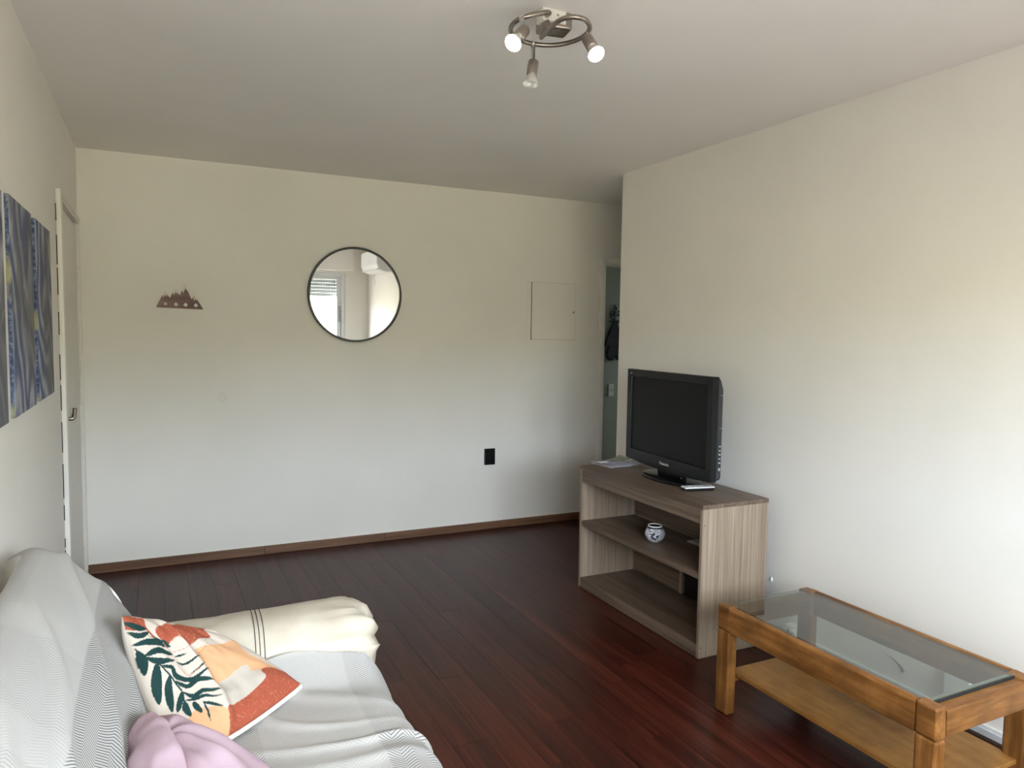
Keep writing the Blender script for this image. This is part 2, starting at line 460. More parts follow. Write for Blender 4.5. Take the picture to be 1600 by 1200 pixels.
ce = box('ceiling', -0.55, 6.6, -0.52, 6.05, ZC, ZC + 0.12, M['ceil'], bev=0); ce['kind'] = 'structure'
def wallmesh(name, boxes, mat):
    bm = bmesh.new()
    for b in boxes: add_box(bm, *b, 0)
    o = from_bm(name, bm, mat); o['kind'] = 'structure'; return o
D2X0, D2X1, D2H = 3.215, 4.0, 2.03
wallmesh('wall_back', [(-0.55, D2X0, YB, YB + 0.12, -0.02, ZC), (D2X1, 4.72, YB, YB + 0.12, -0.02, ZC),
                       (D2X0, D2X1, YB, YB + 0.12, D2H, ZC)], M['wall'])
wall_right_obj = wallmesh('wall_right', [(XR, XR + 0.14, YW - 0.15, YE, -0.02, ZC), (XR + 0.14, 4.72, YE - 0.14, YE, -0.02, ZC),
                        (4.6, 4.72, YE, YB, -0.02, ZC)], M['wall'])
D1Y0, D1Y1, D1H = 3.955, 4.868, 2.055
wl = wallmesh('wall_left', [(XL - 0.16, XL, YW - 0.15, D1Y0, -0.02, ZC), (XL - 0.16, XL, D1Y1, YB, -0.02, ZC),
                            (XL - 0.16, XL, D1Y0, D1Y1, D1H, ZC), (XL - 0.16, XL - 0.09, D1Y0, D1Y1, -0.02, D1H)], M['wall'])
wallmesh('wall_rear', [(-0.55, WX0, YW - 0.15, YW, -0.02, ZC), (WX1, XR, YW - 0.15, YW, -0.02, ZC),
                       (WX0, WX1, YW - 0.15, YW, -0.02, WZ0), (WX0, WX1, YW - 0.15, YW, WZ1, ZC)], M['wall'])
wallmesh('wall_kitchen', [(2.9, 6.6, 5.9, 6.05, -0.02, ZC), (2.9, 3.02, YB + 0.12, 5.9, -0.02, ZC),
                          (4.72, 6.6, YB, YB + 0.12, -0.02, ZC),
                          (6.48, 6.6, YB + 0.12, 5.9, -0.02, 1.45), (6.48, 6.6, YB + 0.12, 5.9, 2.1, ZC)], M['kitchen'])  # end wall opening, out of view, added to let sky light in
# lintel box over the window
t1 = wallmesh('trim_1', [(XL, 2.47, YW, YW + 0.16, 2.2, ZC)], M['wall'])
# skirting
bb = structure('baseboard_back')
for x0, x1 in ((-0.385, 0.62), (0.621, 1.43), (1.431, 2.41), (2.411, 3.165)):
    box('board_length', x0, x1, YB - 0.015, YB, 0.001, 0.056, M['skirt'], bb, 0.002, center=True)
bm = bmesh.new(); add_box(bm, -0.385, 3.165, YB - 0.006, YB, 0.056, 0.061, 0.001)
from_bm('paint_line', bm, M['casing'], bb)
br = structure('baseboard_right')
for y0, y1 in ((-0.36, 1.2), (1.201, 2.4), (2.401, YE)):
    box('board_length', XR - 0.022, XR, y0, y1, 0.001, 0.032, M['skirt_y'], br, 0.003, center=True)
box('cable_trunking', XR - 0.016, XR, -0.36, 2.52, 0.034, 0.062, M['alu'], br, 0.003)
box('cable_trunking', XR - 0.010, XR, -0.36, 2.52, 0.0625, 0.074, M['white'], br, 0.002)

# door in the left wall
d1 = structure('door_1')
box('door_leaf', XL - 0.04, XL - 0.004, D1Y0 + 0.004, D1Y1 - 0.006, 0.008, D1H - 0.012, M['doorpaint'], d1, 0.002)
bm = bmesh.new(); add_box(bm, XL, XL + 0.022, 3.885, D1Y0, 0, 2.09, 0.004)
from_bm('casing', bm, M['casing'], d1)
bm = bmesh.new(); add_box(bm, XL, XL + 0.012, D1Y0, 4.93, D1H, 2.088, 0.003); add_box(bm, XL, XL + 0.016, D1Y0, 4.93, 2.075, 2.09, 0.003)
from_bm('casing', bm, M['doorpaint'], d1)
bm = bmesh.new(); add_box(bm, XL, XL + 0.012, D1Y1, 4.925, 0, D1H, 0.003)
from_bm('casing', bm, M['casing'], d1)
rnd = random.Random(3)
bm = bmesh.new(); z = 0.05
while z < 2.0:
    h = rnd.uniform(0.04, 0.16)
    add_box(bm, XL - 0.001, XL + 0.003, 3.878, 3.8852, z, z + h, 0); z += h + rnd.uniform(0.01, 0.1)
from_bm('wall_crack', bm, M['dark'], d1)
for z in (1.84, 0.985, 0.245):
    bm = bmesh.new(); add_lathe(bm, [(0.006, -0.035), (0.007, -0.033), (0.007, -0.002), (0.0055, 0), (0.007, 0.002), (0.007, 0.033), (0.006, 0.035)], 12, Matrix.Translation((XL + 0.006, D1Y1 - 0.004, z)))
    add_box(bm, XL - 0.004, XL + 0.003, D1Y1 - 0.03, D1Y1 - 0.006, z - 0.035, z + 0.035, 0.001)
    from_bm('hinge', bm, M['casing'], d1, smooth=False)
hd = bmesh.new()
add_box(hd, XL - 0.006, XL + 0.002, 3.975, 4.015, 0.96, 1.14, 0.003)
plate = from_bm('handle_plate', hd, M['steel'], d1)
hd = bmesh.new()
add_tube(hd, catmull([(XL + 0.0, 3.995, 1.040), (XL + 0.022, 3.995, 1.040), (XL + 0.036, 3.997, 1.042), (XL + 0.040, 4.005, 1.057), (XL + 0.043, 4.015, 1.087)], 5), [0.009] * 12 + [0.01] * 9, 12)
from_bm('door_handle', hd, M['steel'], plate, smooth=True)

# kitchen doorway
d2 = structure('door_2')
bm = bmesh.new(); add_box(bm, 3.168, D2X0 + 0.002, YB - 0.018, YB, 0, 2.074, 0.004)
add_box(bm, 3.180, 3.200, YB - 0.024, YB - 0.016, 0, 2.05, 0.003); from_bm('casing', bm, M['casing'], d2)
bm = bmesh.new(); add_box(bm, D2X0 + 0.002, 4.05, YB - 0.018, YB, D2H, 2.074, 0.004); from_bm('casing', bm, M['casing'], d2)
bm = bmesh.new(); add_box(bm, 4.0, 4.048, YB - 0.018, YB, 0, D2H, 0.004); from_bm('casing', bm, M['casing'], d2)
bm = bmesh.new(); add_box(bm, D2X0, D2X0 + 0.008, YB, YB + 0.12, 0, D2H, 0.001); add_box(bm, D2X0, D2X1, YB, YB + 0.12, D2H - 0.012, D2H, 0.001)
from_bm('jamb', bm, M['casing'], d2)

# window in the rear wall: frame, sash, panes, half-lowered shutter
w1 = structure('window_1')
yw0, yw1 = YW - 0.11, YW - 0.05
bm = bmesh.new()
for b in ((WX0, WX0 + 0.05), (WX1 - 0.05, WX1)): add_box(bm, b[0], b[1], yw0, yw1 + 0.03, WZ0, WZ1, 0.004)
add_box(bm, WX0 + 0.05, WX1 - 0.05, yw0, yw1 + 0.03, WZ0, WZ0 + 0.05, 0.004); add_box(bm, WX0 + 0.05, WX1 - 0.05, yw0, yw1 + 0.03, WZ1 - 0.04, WZ1, 0.004)
from_bm('window_frame', bm, M['alu'], w1)
xm = (WX0 + WX1) / 2
for i, (a, b, yy) in enumerate(((WX0 + 0.05, xm + 0.035, yw0 + 0.005), (xm - 0.035, WX1 - 0.05, yw0 + 0.04))):
    bm = bmesh.new()
    add_box(bm, a, a + 0.06, yy, yy + 0.025, WZ0 + 0.05, WZ1 - 0.04, 0.003); add_box(bm, b - 0.06, b, yy, yy + 0.025, WZ0 + 0.05, WZ1 - 0.04, 0.003)
    add_box(bm, a + 0.06, b - 0.06, yy, yy + 0.025, WZ0 + 0.05, WZ0 + 0.11, 0.003); add_box(bm, a + 0.06, b - 0.06, yy, yy + 0.025, WZ1 - 0.09, WZ1 - 0.04, 0.003)
    sash = from_bm('sash', bm, M['alu'], w1)
    box('pane', a + 0.055, b - 0.055, yy + 0.010, yy + 0.014, WZ0 + 0.105, WZ1 - 0.085, M['pane'], sash, 0)
    if i == 1: box('sash_handle', b - 0.042, b - 0.014, yy + 0.025, yy + 0.045, 1.50, 1.72, M['grey'], sash, 0.004)
sz = WZ1
k = 0
while sz > 1.86:
    box('shutter_slat', WX0 + 0.01, WX1 - 0.01, YW - 0.145, YW - 0.132, sz - 0.0435, sz - 0.001, M['shutter'], w1, 0.003, 1, center=True)
    sz -= 0.046; k += 1
bm = bmesh.new()
for j in range(k):
    x = WX0 + 0.03
    while x < WX1 - 0.02:
        add_box(bm, x, x + 0.022, YW - 0.142, YW - 0.136, WZ1 - 0.046 * j - 0.0475, WZ1 - 0.046 * j - 0.041, 0); x += 0.036
link_o = from_bm('shutter_links', bm, M['shutter'], w1); link_o['kind'] = 'stuff'
box('window_sill', WX0, WX1, YW - 0.06, YW + 0.02, WZ0 - 0.02, WZ0 + 0.001, M['alu'], w1, 0.003)

# outdoors: ground, hill and trees behind the window
pts = []
for i in range(41):
    row = []
    for j in range(13):
        x = -90 + 180 * i / 40; y = -30 - 70 * j / 12
        h = 14.0 * (1 - math.exp(-((j / 3.0) ** 2))) + 1.0 * noise.noise((x * 0.05, y * 0.05, 3))
        row.append((x, y, -7.05 + max(0, h)))
    pts.append(row)
bm = bmesh.new(); grid_bm(bm, pts)
hill = from_bm('hill', bm, M['grass'], smooth=True); hill['kind'] = 'structure'
def blob(bm, c, r, seed, sub=2, amp=0.35):
    res = bmesh.ops.create_icosphere(bm, subdivisions=sub, radius=1.0)
    for v in res['verts']:
        d = v.co.copy(); s = 1 + amp * noise.noise(d * 2.2 + Vector((seed, seed * 1.7, 0)))
        v.co = Vector(c) + Vector((d.x * r, d.y * r, d.z * r * 0.85)) * s
rt = random.Random(11)
for i in range(16):
    x = -4 + i * 4.6 + rt.uniform(-0.5, 0.5); y = -38 - (i % 3) * 7; hgt = rt.uniform(3.6, 5.2)
    j = (-y - 30) * 12 / 70; base = -7.05 + max(0, 14.0 * (1 - math.exp(-((j / 3.0) ** 2))) - 0.4)
    t = thing('tree', 'leafy green tree on the hillside reflected through the window', 'tree', (x, y, base), group='hillside trees behind the window')
    bm = bmesh.new(); add_lathe(bm, [(0.22, -0.8), (0.16, hgt * 0.4), (0.08, hgt * 0.7)], 8); from_bm('trunk', bm, M['bark'], t)
    bm = bmesh.new()
    for q in range(5): blob(bm, (rt.uniform(-0.9, 0.9), rt.uniform(-0.9, 0.9), hgt * (0.55 + 0.1 * q)), rt.uniform(1.1, 1.7), i * 7 + q)
    from_bm('crown', bm, M['foliage'], t, smooth=True)

# ------------------------------------------------------------------ sofa
def loft(bm, rings):
    V = grid_bm(bm, rings, closed_v=True)
    bm.faces.new(V[0]); bm.faces.new(V[-1])
sofa = thing('sofa', 'cream leather sofa along the left wall under a pale throw', 'sofa', (0.1, 1.3, 0))
SO = Vector((0.1, 1.3, 0))
def smooth_ring(poly, k=5): return catmull(poly, k, closed=True)
def extr_y(poly, y0, y1, r, wr=0.0, seed=0):
    ring = smooth_ring(poly); cx = sum(p[0] for p in ring) / len(ring); cz = sum(p[1] for p in ring) / len(ring)
    rings = []
    ts = [0, 0.15, 0.35, 0.6, 1.0]
    secs = [(y0 + r * t, math.sqrt(max(0.0, 1 - (1 - t) ** 2))) for t in ts]
    secs += [(y0 + r + (y1 - y0 - 2 * r) * s / 14, 1.0) for s in range(1, 14)]
    secs += [(y1 - r * t, math.sqrt(max(0.0, 1 - (1 - t) ** 2))) for t in reversed(ts)]
    for y, s in secs:
        s2 = 1 - (1 - s) * 0.32
        rr = []
        for (px, pz) in ring:
            x = cx + (px - cx) * s2; z = cz + (pz - cz) * s2
            n = noise.noise((x * 6 + seed, y * 5, z * 6)) * wr
            rr.append(Vector((x + n * 0.5, y, z + n)) - SO)
        rings.append(rr)
    bm = bmesh.new(); loft(bm, rings); return bm
back = [(-0.345, 0.10), (-0.348, 0.45), (-0.346, 0.75), (-0.338, 0.835), (-0.315, 0.855), (-0.245, 0.822), (-0.178, 0.757), (-0.112, 0.672), (-0.075, 0.60), (-0.045, 0.50), (-0.06, 0.40), (-0.10, 0.25), (-0.12, 0.10)]
from_bm('backrest', extr_y(back, 0.30, 2.40, 0.10, 0.012, 3), M['leather'], sofa, smooth=True)
seat = [(-0.10, 0.28), (-0.09, 0.40), (-0.03, 0.432), (0.15, 0.438), (0.35, 0.44), (0.50, 0.438), (0.57, 0.42), (0.595, 0.37), (0.59, 0.30), (0.54, 0.27), (0.2, 0.26)]
from_bm('seat_cushion', extr_y(seat, 0.62, 1.385, 0.05, 0.008, 5), M['leather'], sofa, smooth=True)
from_bm('seat_cushion', extr_y(seat, 1.39, 2.155, 0.05, 0.008, 9), M['leather'], sofa, smooth=True)
bm = bmesh.new(); add_box(bm, -0.47, 0.46, -0.98, 1.08, 0.06, 0.27, 0.03, 3)
from_bm('sofa_base', bm, M['leather'], sofa)
for fx in (-0.40, 0.38):
    for fy in (-0.92, 1.02):
        bm = bmesh.new(); add_lathe(bm, [(0.022, 0.0), (0.03, 0.07)], 16, Matrix.Translation((fx, fy, 0))); from_bm('leg', bm, M['black'], sofa)
def arm(yc, sgn):
    rings = []
    NX = 46
    for i in range(NX):
        t = i / (NX - 1)
        x = -0.33 + t * 0.945
        e = (x - 0.50) / 0.115
        s = 1.0 if e < 0 else math.sqrt(max(0.0, 1 - min(e, 1.0) ** 2.4)) * 0.42 + 0.58
        ring = []
        NP = 72
        for k in range(NP):
            a = 2 * PI * k / NP
            ca, sa = math.cos(a), math.sin(a)
            hw, top, bot = 0.152, 0.126, 0.41
            yy = hw * (abs(ca) ** 0.85) * (1 if ca >= 0 else -1)
            if sa >= 0: zz = 0.478 + top * sa
            else:
                zz = 0.478 + bot * sa; yy = yy if abs(sa) < 0.25 else yy * (1 - 0.25 * min(1, (abs(sa) - 0.25) * 3))
                if sa < -0.8: yy = hw * 0.75 * (1 if ca > 0 else -1) * min(1, abs(ca) / 0.35)
            f = s
            g = 0.0
            if e > -0.8:
                w = min(1, (e + 0.8) / 1.2)
                g = 0.009 * w * (abs(math.sin(a * 9 + 0.7 * math.sin(a * 4))) - 0.5) * (1.2 if -0.5 < sa < 0.95 else 0.4)
            zc = 0.44 if sa >= 0 else 0.44
            yy2 = yy * (f if e > 0 else 1) * (1 + g * 4)
            zz2 = zc + (zz - zc) * ((f if sa > 0 else 0.5 + 0.5 * f) if e > 0 else 1) + g * (1 if sa > 0 else 0)
            n = noise.noise((x * 9, yy * 12 + yc * 5, zz * 12)) * 0.006 + noise.noise((x * 24, yy * 24, zz * 24 + 4)) * 0.002
            tilt = 0.012 * (t - 0.5)
            ring.append(Vector((x + (0.012 * math.sin(a * 9) if e > 0.6 else 0), yc + yy2 + n * ca, zz2 + n * sa + tilt)) - SO)
        rings.append(ring)
    bm = bmesh.new(); loft(bm, rings); return from_bm('armrest', bm, M['leather'], sofa, smooth=True)
a1 = arm(2.302, 1); a2 = arm(0.45, -1)
for dx in (0.252, 0.264, 0.277):
    pp = []
    for k in range(25):
        a = PI * (0.02 + 0.96 * k / 24)
        ca, sa = math.cos(a), math.sin(a)
        n = noise.noise((dx * 9, 0.152 * ca * 12 + 2.302 * 5, (0.478 + 0.126 * sa) * 12)) * 0.006
        yy = 0.152 * (abs(ca) ** 0.85) * (1 if ca >= 0 else -1)
        pp.append(Vector((dx + 0.006 * math.cos(a) , 2.302 + yy + (n + 0.0012) * ca, 0.478 + 0.126 * sa + (n + 0.0022) * sa + 0.012 * ((dx + 0.33) / 0.945 - 0.5))) - SO)
    bm = bmesh.new(); add_tube(bm, pp, 0.0013, 6); from_bm('stitching', bm, plain('dark_thread', (0.10, 0.08, 0.06), 0.9) if dx < 0.26 else bpy.data.materials['dark_thread'], a1)
# white tape at the end of the backrest
bm = bmesh.new()
add_tube(bm, [Vector(p) - SO for p in catmull([(-0.17, 2.41, 0.742), (-0.135, 2.425, 0.705), (-0.108, 2.43, 0.655), (-0.098, 2.425, 0.61), (-0.097, 2.40, 0.56)], 5)], 0.0045, 8)
from_bm('piping', bm, M['piping'], sofa, smooth=True)

# throw blanket: one cloth over the backrest, the seat and the front edge
prof = [(-0.332, 0.74), (-0.330, 0.850), (-0.300, 0.868), (-0.238, 0.836), (-0.165, 0.768), (-0.100, 0.685), (-0.058, 0.612), (-0.026, 0.54), (0.008, 0.482), (0.07, 0.456), (0.2, 0.455), (0.35, 0.458), (0.48, 0.456), (0.565, 0.44), (0.605, 0.40), (0.618, 0.34), (0.62, 0.25), (0.625, 0.16)]
pc = catmull(prof[1:], 12)
acc = [0.0]
for a, b in zip(pc, pc[1:]): acc.append(acc[-1] + math.dist(a, b))
TOT = acc[-1]
NS, NY = 230, 300
def at_s(s):
    i = int(np.searchsorted(acc, s)) - 1; i = max(0, min(i, len(pc) - 2))
    t = (s - acc[i]) / (acc[i + 1] - acc[i]); t = max(0, min(1, t))
    a, b = np.array(pc[i]), np.array(pc[i + 1]); d = (b - a) / np.linalg.norm(b - a)
    return a + (b - a) * t, np.array((-d[1], d[0]))
def ridge(x, w): return math.exp(-(x / w) ** 2)
SEATS = acc[8 * 12 - 12]          # cloth length where the seat begins
FRONT = acc[13 * 12 - 12]
bm = bmesh.new(); uvl = bm.loops.layers.uv.new('UVMap'); wl_ = bm.verts.layers.float.new('weave')
grid = []
for i in range(NS):
    s = TOT * i / (NS - 1); (px, pz), (nx, nz) = at_s(s)
    if nx * 0.3 + nz < -0.5: nx, nz = -nx, -nz
    row = []
    for j in range(NY):
        seat_w = min(1, max(0, (s - SEATS + 0.05) / 0.12))
        yend = (2.41 + 0.015 * math.sin(s * 9)) * (1 - seat_w) + (2.225 + 0.02 * math.sin(px * 21 + 0.6) - 0.07 * max(0, px - 0.5) / 0.1 * min(1, (s - SEATS))) * seat_w
        v = j / (NY - 1); y = 0.36 + (yend - 0.36) * v
        # folds
        d = 0.006
        n1 = noise.noise((s * 3.2, y * 2.6, 1.3)); n2 = noise.noise((s * 9, y * 7, 5.1))
        d += 0.008 * max(0, n1) + 0.0025 * n2
        if s > SEATS - 0.05:
            q = y + (0.42 + 0.25 * math.sin(y * 7)) * (px - 0.3) + 0.09 * noise.noise((px * 4.5, y * 2.5, 9))
            fade = min(1, (s - SEATS + 0.05) / 0.15)
            for c, w, a in ((2.07, 0.026, 0.010), (1.93, 0.018, 0.010), (1.80, 0.018, 0.014), (1.69, 0.03, 0.009), (1.55, 0.02, 0.013), (1.38, 0.03, 0.010), (1.2, 0.03, 0.014), (0.95, 0.03, 0.015)):
                d += a * fade * ridge(q - c, w) * max(0, 0.55 + 0.9 * noise.noise((px * 3.3, c * 9, 4)))
        else:
            q = y - 0.55 * (s - 0.3) ** 2 + 0.06 * noise.noise((s * 4, y * 2, 2))
            q2 = s + 0.30 * (y - 1.6) + 0.04 * noise.noise((s * 3, y * 3, 7))
            for c, w, a in ((0.18, 0.02, 0.010), (0.33, 0.018, 0.012), (0.46, 0.02, 0.008), (0.05, 0.02, 0.008)):
                d += a * ridge(q2 - c, w) * min(1, s / 0.1)
        x, z = px + nx * d, pz + nz * d
        yy = y
        if seat_w > 0 and y > 2.00:           # laps up the inside of the armrest
            e0 = y - 2.00; e = e0 * e0 / (e0 + 0.10) * seat_w
            yy = 2.00 + e0 - 0.62 * e; z += e * 0.45 * (1 if px < 0.55 else max(0, 1 - (px - 0.55) / 0.06))
        if s < SEATS and y > 2.28:
            e = (y - 2.28) / 0.13
            x -= 0.05 * e ** 3 * (1 - seat_w); z -= 0.035 * e ** 3 * (1 - seat_w)
        if s > FRONT: x += 0.012 * math.sin(y * 13 + s * 4) * min(1, (s - FRONT) / 0.15)
        vt = bm.verts.new((x, yy, z))
        # weave strength bands of the check
        wv = 0.22
        yb = (y + 0.08) % 0.46; sb = (s + 0.05) % 0.36
        if s < acc[38]:
            wv = 0.12 if y > 1.75 else 0.24
            if sb < 0.1: wv += 0.16
            if yb < 0.13: wv *= 0.5
        elif s < acc[80]:
            wv = 0.9 if y > 1.35 else 0.6
            if 1.78 < y < 1.84 and s > acc[62]: wv = 0.35
        elif s > FRONT - 0.085: wv = 0.75 if yb > 0.2 else 0.45
        elif s < acc[80] + 0.24 and y < 1.90: wv = 0.85 if yb > 0.12 else 0.4
        else:
            wv = 0.16 if y < 2.0 else 0.30
            if yb < 0.14: wv *= 0.5
        vt[wl_] = min(0.95, wv)
        row.append((vt, s, y))
    grid.append(row)
for i in range(NS - 1):
    for j in range(NY - 1):
        q = (grid[i][j], grid[i + 1][j], grid[i + 1][j + 1], grid[i][j + 1])
        f = bm.faces.new([t[0] for t in q]); f.smooth = True
        for lp, t in zip(f.loops, q): lp[uvl].uv = (t[1], t[2])
bmesh.ops.solidify(bm, geom=bm.faces[:], thickness=-0.0035)
blanket = from_bm('throw_blanket', bm, M['blanket'], smooth=True)
tag(blanket, 'off-white herringbone check throw spread over the sofa back and seat', 'blanket')

# ------------------------------------------------------------------ cushions
def poly_mask(P, Q):
    x, y = P[:, 0], P[:, 1]; inside = np.zeros(len(P), bool); n = len(Q)
    for i in range(n):
        x0, y0 = Q[i]; x1, y1 = Q[(i + 1) % n]
        if y0 == y1: continue
        c = ((y0 > y) != (y1 > y)) & (x < (x1 - x0) * (y - y0) / (y1 - y0) + x0)
        inside ^= c
    return inside
def stroke_mask(P, pts, w, taper=True):
    pts = np.array(catmull([(a, b) for a, b in pts], 8)); n = len(pts); m = np.zeros(len(P), bool)
    for i in range(n - 1):
        a, b = pts[i], pts[i + 1]; ab = b - a; L = (ab ** 2).sum()
        t = np.clip(((P - a) @ ab) / max(L, 1e-9), 0, 1)
        d = np.linalg.norm(P - (a + t[:, None] * ab), axis=1) / 1.3
        g = (i + t) / (n - 1)
        ww = w * (np.sin(np.pi * np.clip(g, 0, 1)) ** 0.6 if taper else 1.0) * 0.5
        m |= d < np.maximum(ww, 1.2)
    return m
CREAM, RUST, PEACH, GREY, GREEN = (0.56, 0.485, 0.415), (0.33, 0.075, 0.04), (0.62, 0.35, 0.19), (0.47, 0.42, 0.36), (0.012, 0.040, 0.038)
def print_colors(P):
    C = np.tile(np.array(CREAM), (len(P), 1))
    def pm(Q, c): C[poly_mask(P, catmull(Q, 5, closed=True))] = c
    pm([(-40, 60), (110, 110), (190, 128), (215, 180), (300, 260), (390, 290), (330, 312), (250, 240), (200, 190), (90, 205), (-40, 150)], RUST)
    pm([(280, 190), (430, 160), (560, 150), (690, 235), (600, 262), (520, 312), (430, 260), (385, 285), (320, 265)], RUST)
    pm([(565, 355), (660, 310), (760, 290), (860, 270), (960, 370), (1060, 420), (1190, 500), (1060, 490), (990, 495), (950, 455), (890, 480), (820, 540), (740, 590), (700, 590), (640, 480)], PEACH)
    pm([(740, 590), (820, 540), (890, 480), (940, 455), (990, 495), (1060, 490), (1075, 550), (1020, 620), (960, 680), (880, 740), (820, 770), (800, 780), (750, 690), (720, 620)], GREY)
    pm([(1050, 490), (1150, 480), (1400, 590), (1400, 620), (1280, 740), (1120, 860), (960, 960), (810, 1060), (812, 870), (800, 790), (870, 745), (960, 680), (1040, 605), (1078, 550)], RUST)
    pm([(540, 830), (640, 770), (770, 780), (815, 870), (808, 1010), (700, 1020), (560, 960)], PEACH)
    SK = [([(50, 150), (140, 180), (215, 190)], 34), ([(80, 222), (160, 240), (235, 212)], 32), ([(115, 312), (210, 285), (320, 292), (390, 320)], 38),
          ([(195, 388), (290, 350), (415, 375)], 38), ([(195, 398), (300, 428), (425, 420)], 34), ([(315, 462), (395, 480), (430, 535), (540, 562), (670, 485)], 30),
          ([(425, 568), (520, 612), (600, 560), (700, 582)], 28), ([(485, 650), (570, 680), (640, 640), (745, 662)], 26), ([(498, 715), (590, 700), (650, 678), (755, 705)], 18),
          ([(635, 722), (700, 740), (770, 778)], 18), ([(285, 440), (290, 600), (312, 745)], 66), ([(378, 535), (390, 660), (418, 795)], 50), ([(482, 645), (470, 730), (453, 800)], 32),
          ([(503, 722), (518, 775), (550, 830)], 38), ([(572, 725), (590, 762), (630, 808)], 38), ([(642, 722), (668, 790), (692, 875)], 12), ([(150, 350), (185, 430), (202, 530)], 56),
          ([(428, 388), (470, 380), (505, 372)], 12), ([(428, 430), (510, 442), (605, 388)], 14), ([(225, 245), (300, 262), (340, 300), (400, 318)], 9), ([(540, 520), (600, 480), (640, 440)], 9)]
    for pts, w in SK: C[stroke_mask(P, pts, w)] = GREEN
    C[stroke_mask(P, [(135, 340), (200, 398), (290, 440), (380, 530), (480, 640), (500, 722)], 9, False)] = GREEN
    LINE = (0.40, 0.16, 0.09)
    for pts in ([(440, 200), (450, 240), (390, 290)], [(565, 220), (560, 270), (525, 325)], [(660, 245), (640, 330), (575, 385)], [(340, 290), (400, 350), (490, 340), (520, 315)], [(440, 440), (480, 500), (540, 530), (610, 460)]):
        C[stroke_mask(P, pts, 3, False)] = LINE
    return C
def bez3(net, u, v):
    """biquadratic patch through a 3x3 net (Lagrange)"""
    def L(t): return np.array(((1 - t) * (1 - 2 * t), 4 * t * (1 - t), t * (2 * t - 1)))
    lu, lv = L(u), L(v)
    return sum(lu[a] * lv[b] * np.array(net[b][a], float) for a in range(3) for b in range(3))
# rows bottom -> top, columns left -> right : x, y, z, print u, print v
def pr(px, py): return ((px - 180) * 4.617, (py - 940) * 4.617)
net = [[(0.005, 1.765, 0.50, *pr(258, 1191)), (0.142, 1.846, 0.485, *pr(355, 1151)), (0.353, 2.055, 0.480, *pr(470, 1069))],
       [(-0.045, 1.90, 0.635, *pr(219, 1066)), (0.070, 1.955, 0.585, *pr(300, 1067)), (0.247, 2.082, 0.570, *pr(406, 1025))],
       [(-0.084, 2.00, 0.768, *pr(191, 962)), (-0.025, 2.055, 0.728, *pr(233, 969)), (0.131, 2.078, 0.664, *pr(335, 985))]]
cush = thing('cushion', 'cushion printed with dark green leaves, rust and peach shapes, beside the armrest', 'cushion', (0.10, 1.95, 0.48))
CO = Vector((0.10, 1.95, 0.48))
N = 190
SHIFT = (15.0 * 4.617, -16.0 * 4.617)     # the print stretches over the stuffing
bm = bmesh.new(); cl = bm.verts.layers.float_color.new('print')
front, backr, PC, border = [], [], [], []
base = [[bez3(net, i / (N - 1), j / (N - 1)) for j in range(N)] for i in range(N)]
B3 = np.array([[b[:3] for b in r] for r in base])
du = np.gradient(B3, axis=0); dv = np.gradient(B3, axis=1); NR = np.cross(du, dv); NR /= np.linalg.norm(NR, axis=2)[..., None]
if (NR[N // 2, N // 2] @ np.array([0.0, -0.6, 0.8])) < 0: NR = -NR
def puff(u, v): return (max(0, 1 - abs(2 * u - 1) ** 2.6) * max(0, 1 - abs(2 * v - 1) ** 2.6)) ** 0.6
PC = np.array([[b[3:] + np.array(SHIFT) * puff(i / (N - 1), j / (N - 1)) for j, b in enumerate(r)] for i, r in enumerate(base)]).reshape(-1, 2)
COLS = print_colors(PC).reshape(N, N, 3)
F = []
for i in range(N):
    fr_, bk_ = [], []
    for j in range(N):
        u, v = i / (N - 1), j / (N - 1); h = puff(u, v); p = Vector(B3[i, j]); n = Vector(NR[i, j])
        wr = 0.010 * noise.noise((u * 5, v * 4, 2)) + 0.004 * noise.noise((u * 14, v * 9, 6))
        crease = 0.012 * math.exp(-((u - 0.52) / 0.035) ** 2)
        f = p + n * (0.045 * h + wr * h ** 0.5 + crease * min(1, h * 2)); b = p - n * (0.055 * h)
        a = bm.verts.new(f - CO); a[cl] = (*COLS[i, j], 1); fr_.append(a)
        if i in (0, N - 1) or j in (0, N - 1): bk_.append(a)
        else:
            c = bm.verts.new(b - CO); c[cl] = (0.72, 0.66, 0.58, 1); bk_.append(c)
    F.append((fr_, bk_))
for i in range(N - 1):
    for j in range(N - 1):
        for w in (0, 1):
            q = [F[i][w][j], F[i + 1][w][j], F[i + 1][w][j + 1], F[i][w][j + 1]]
            if w: q.reverse()
            try: bm.faces.new(q).smooth = True
            except ValueError: pass
edge_pts = [F[i][0][0].co.copy() for i in range(0, N, 6)] + [F[N - 1][0][j].co.copy() for j in range(0, N, 6)] + [F[i][0][N - 1].co.copy() for i in range(N - 1, -1, -6)] + [F[0][0][j].co.copy() for j in range(N - 1, -1, -6)]
low = [F[i][0][0].co.copy() + Vector((0.003, -0.003, -0.004)) for i in range(0, N, 6)] + [F[N - 1][0][0].co.copy()]
from_bm('cushion_cover', bm, M['print'], cush, smooth=True)
bm = bmesh.new(); add_tube(bm, low, 0.006, 8)
from_bm('piping', bm, M['piping'], cush, smooth=True)

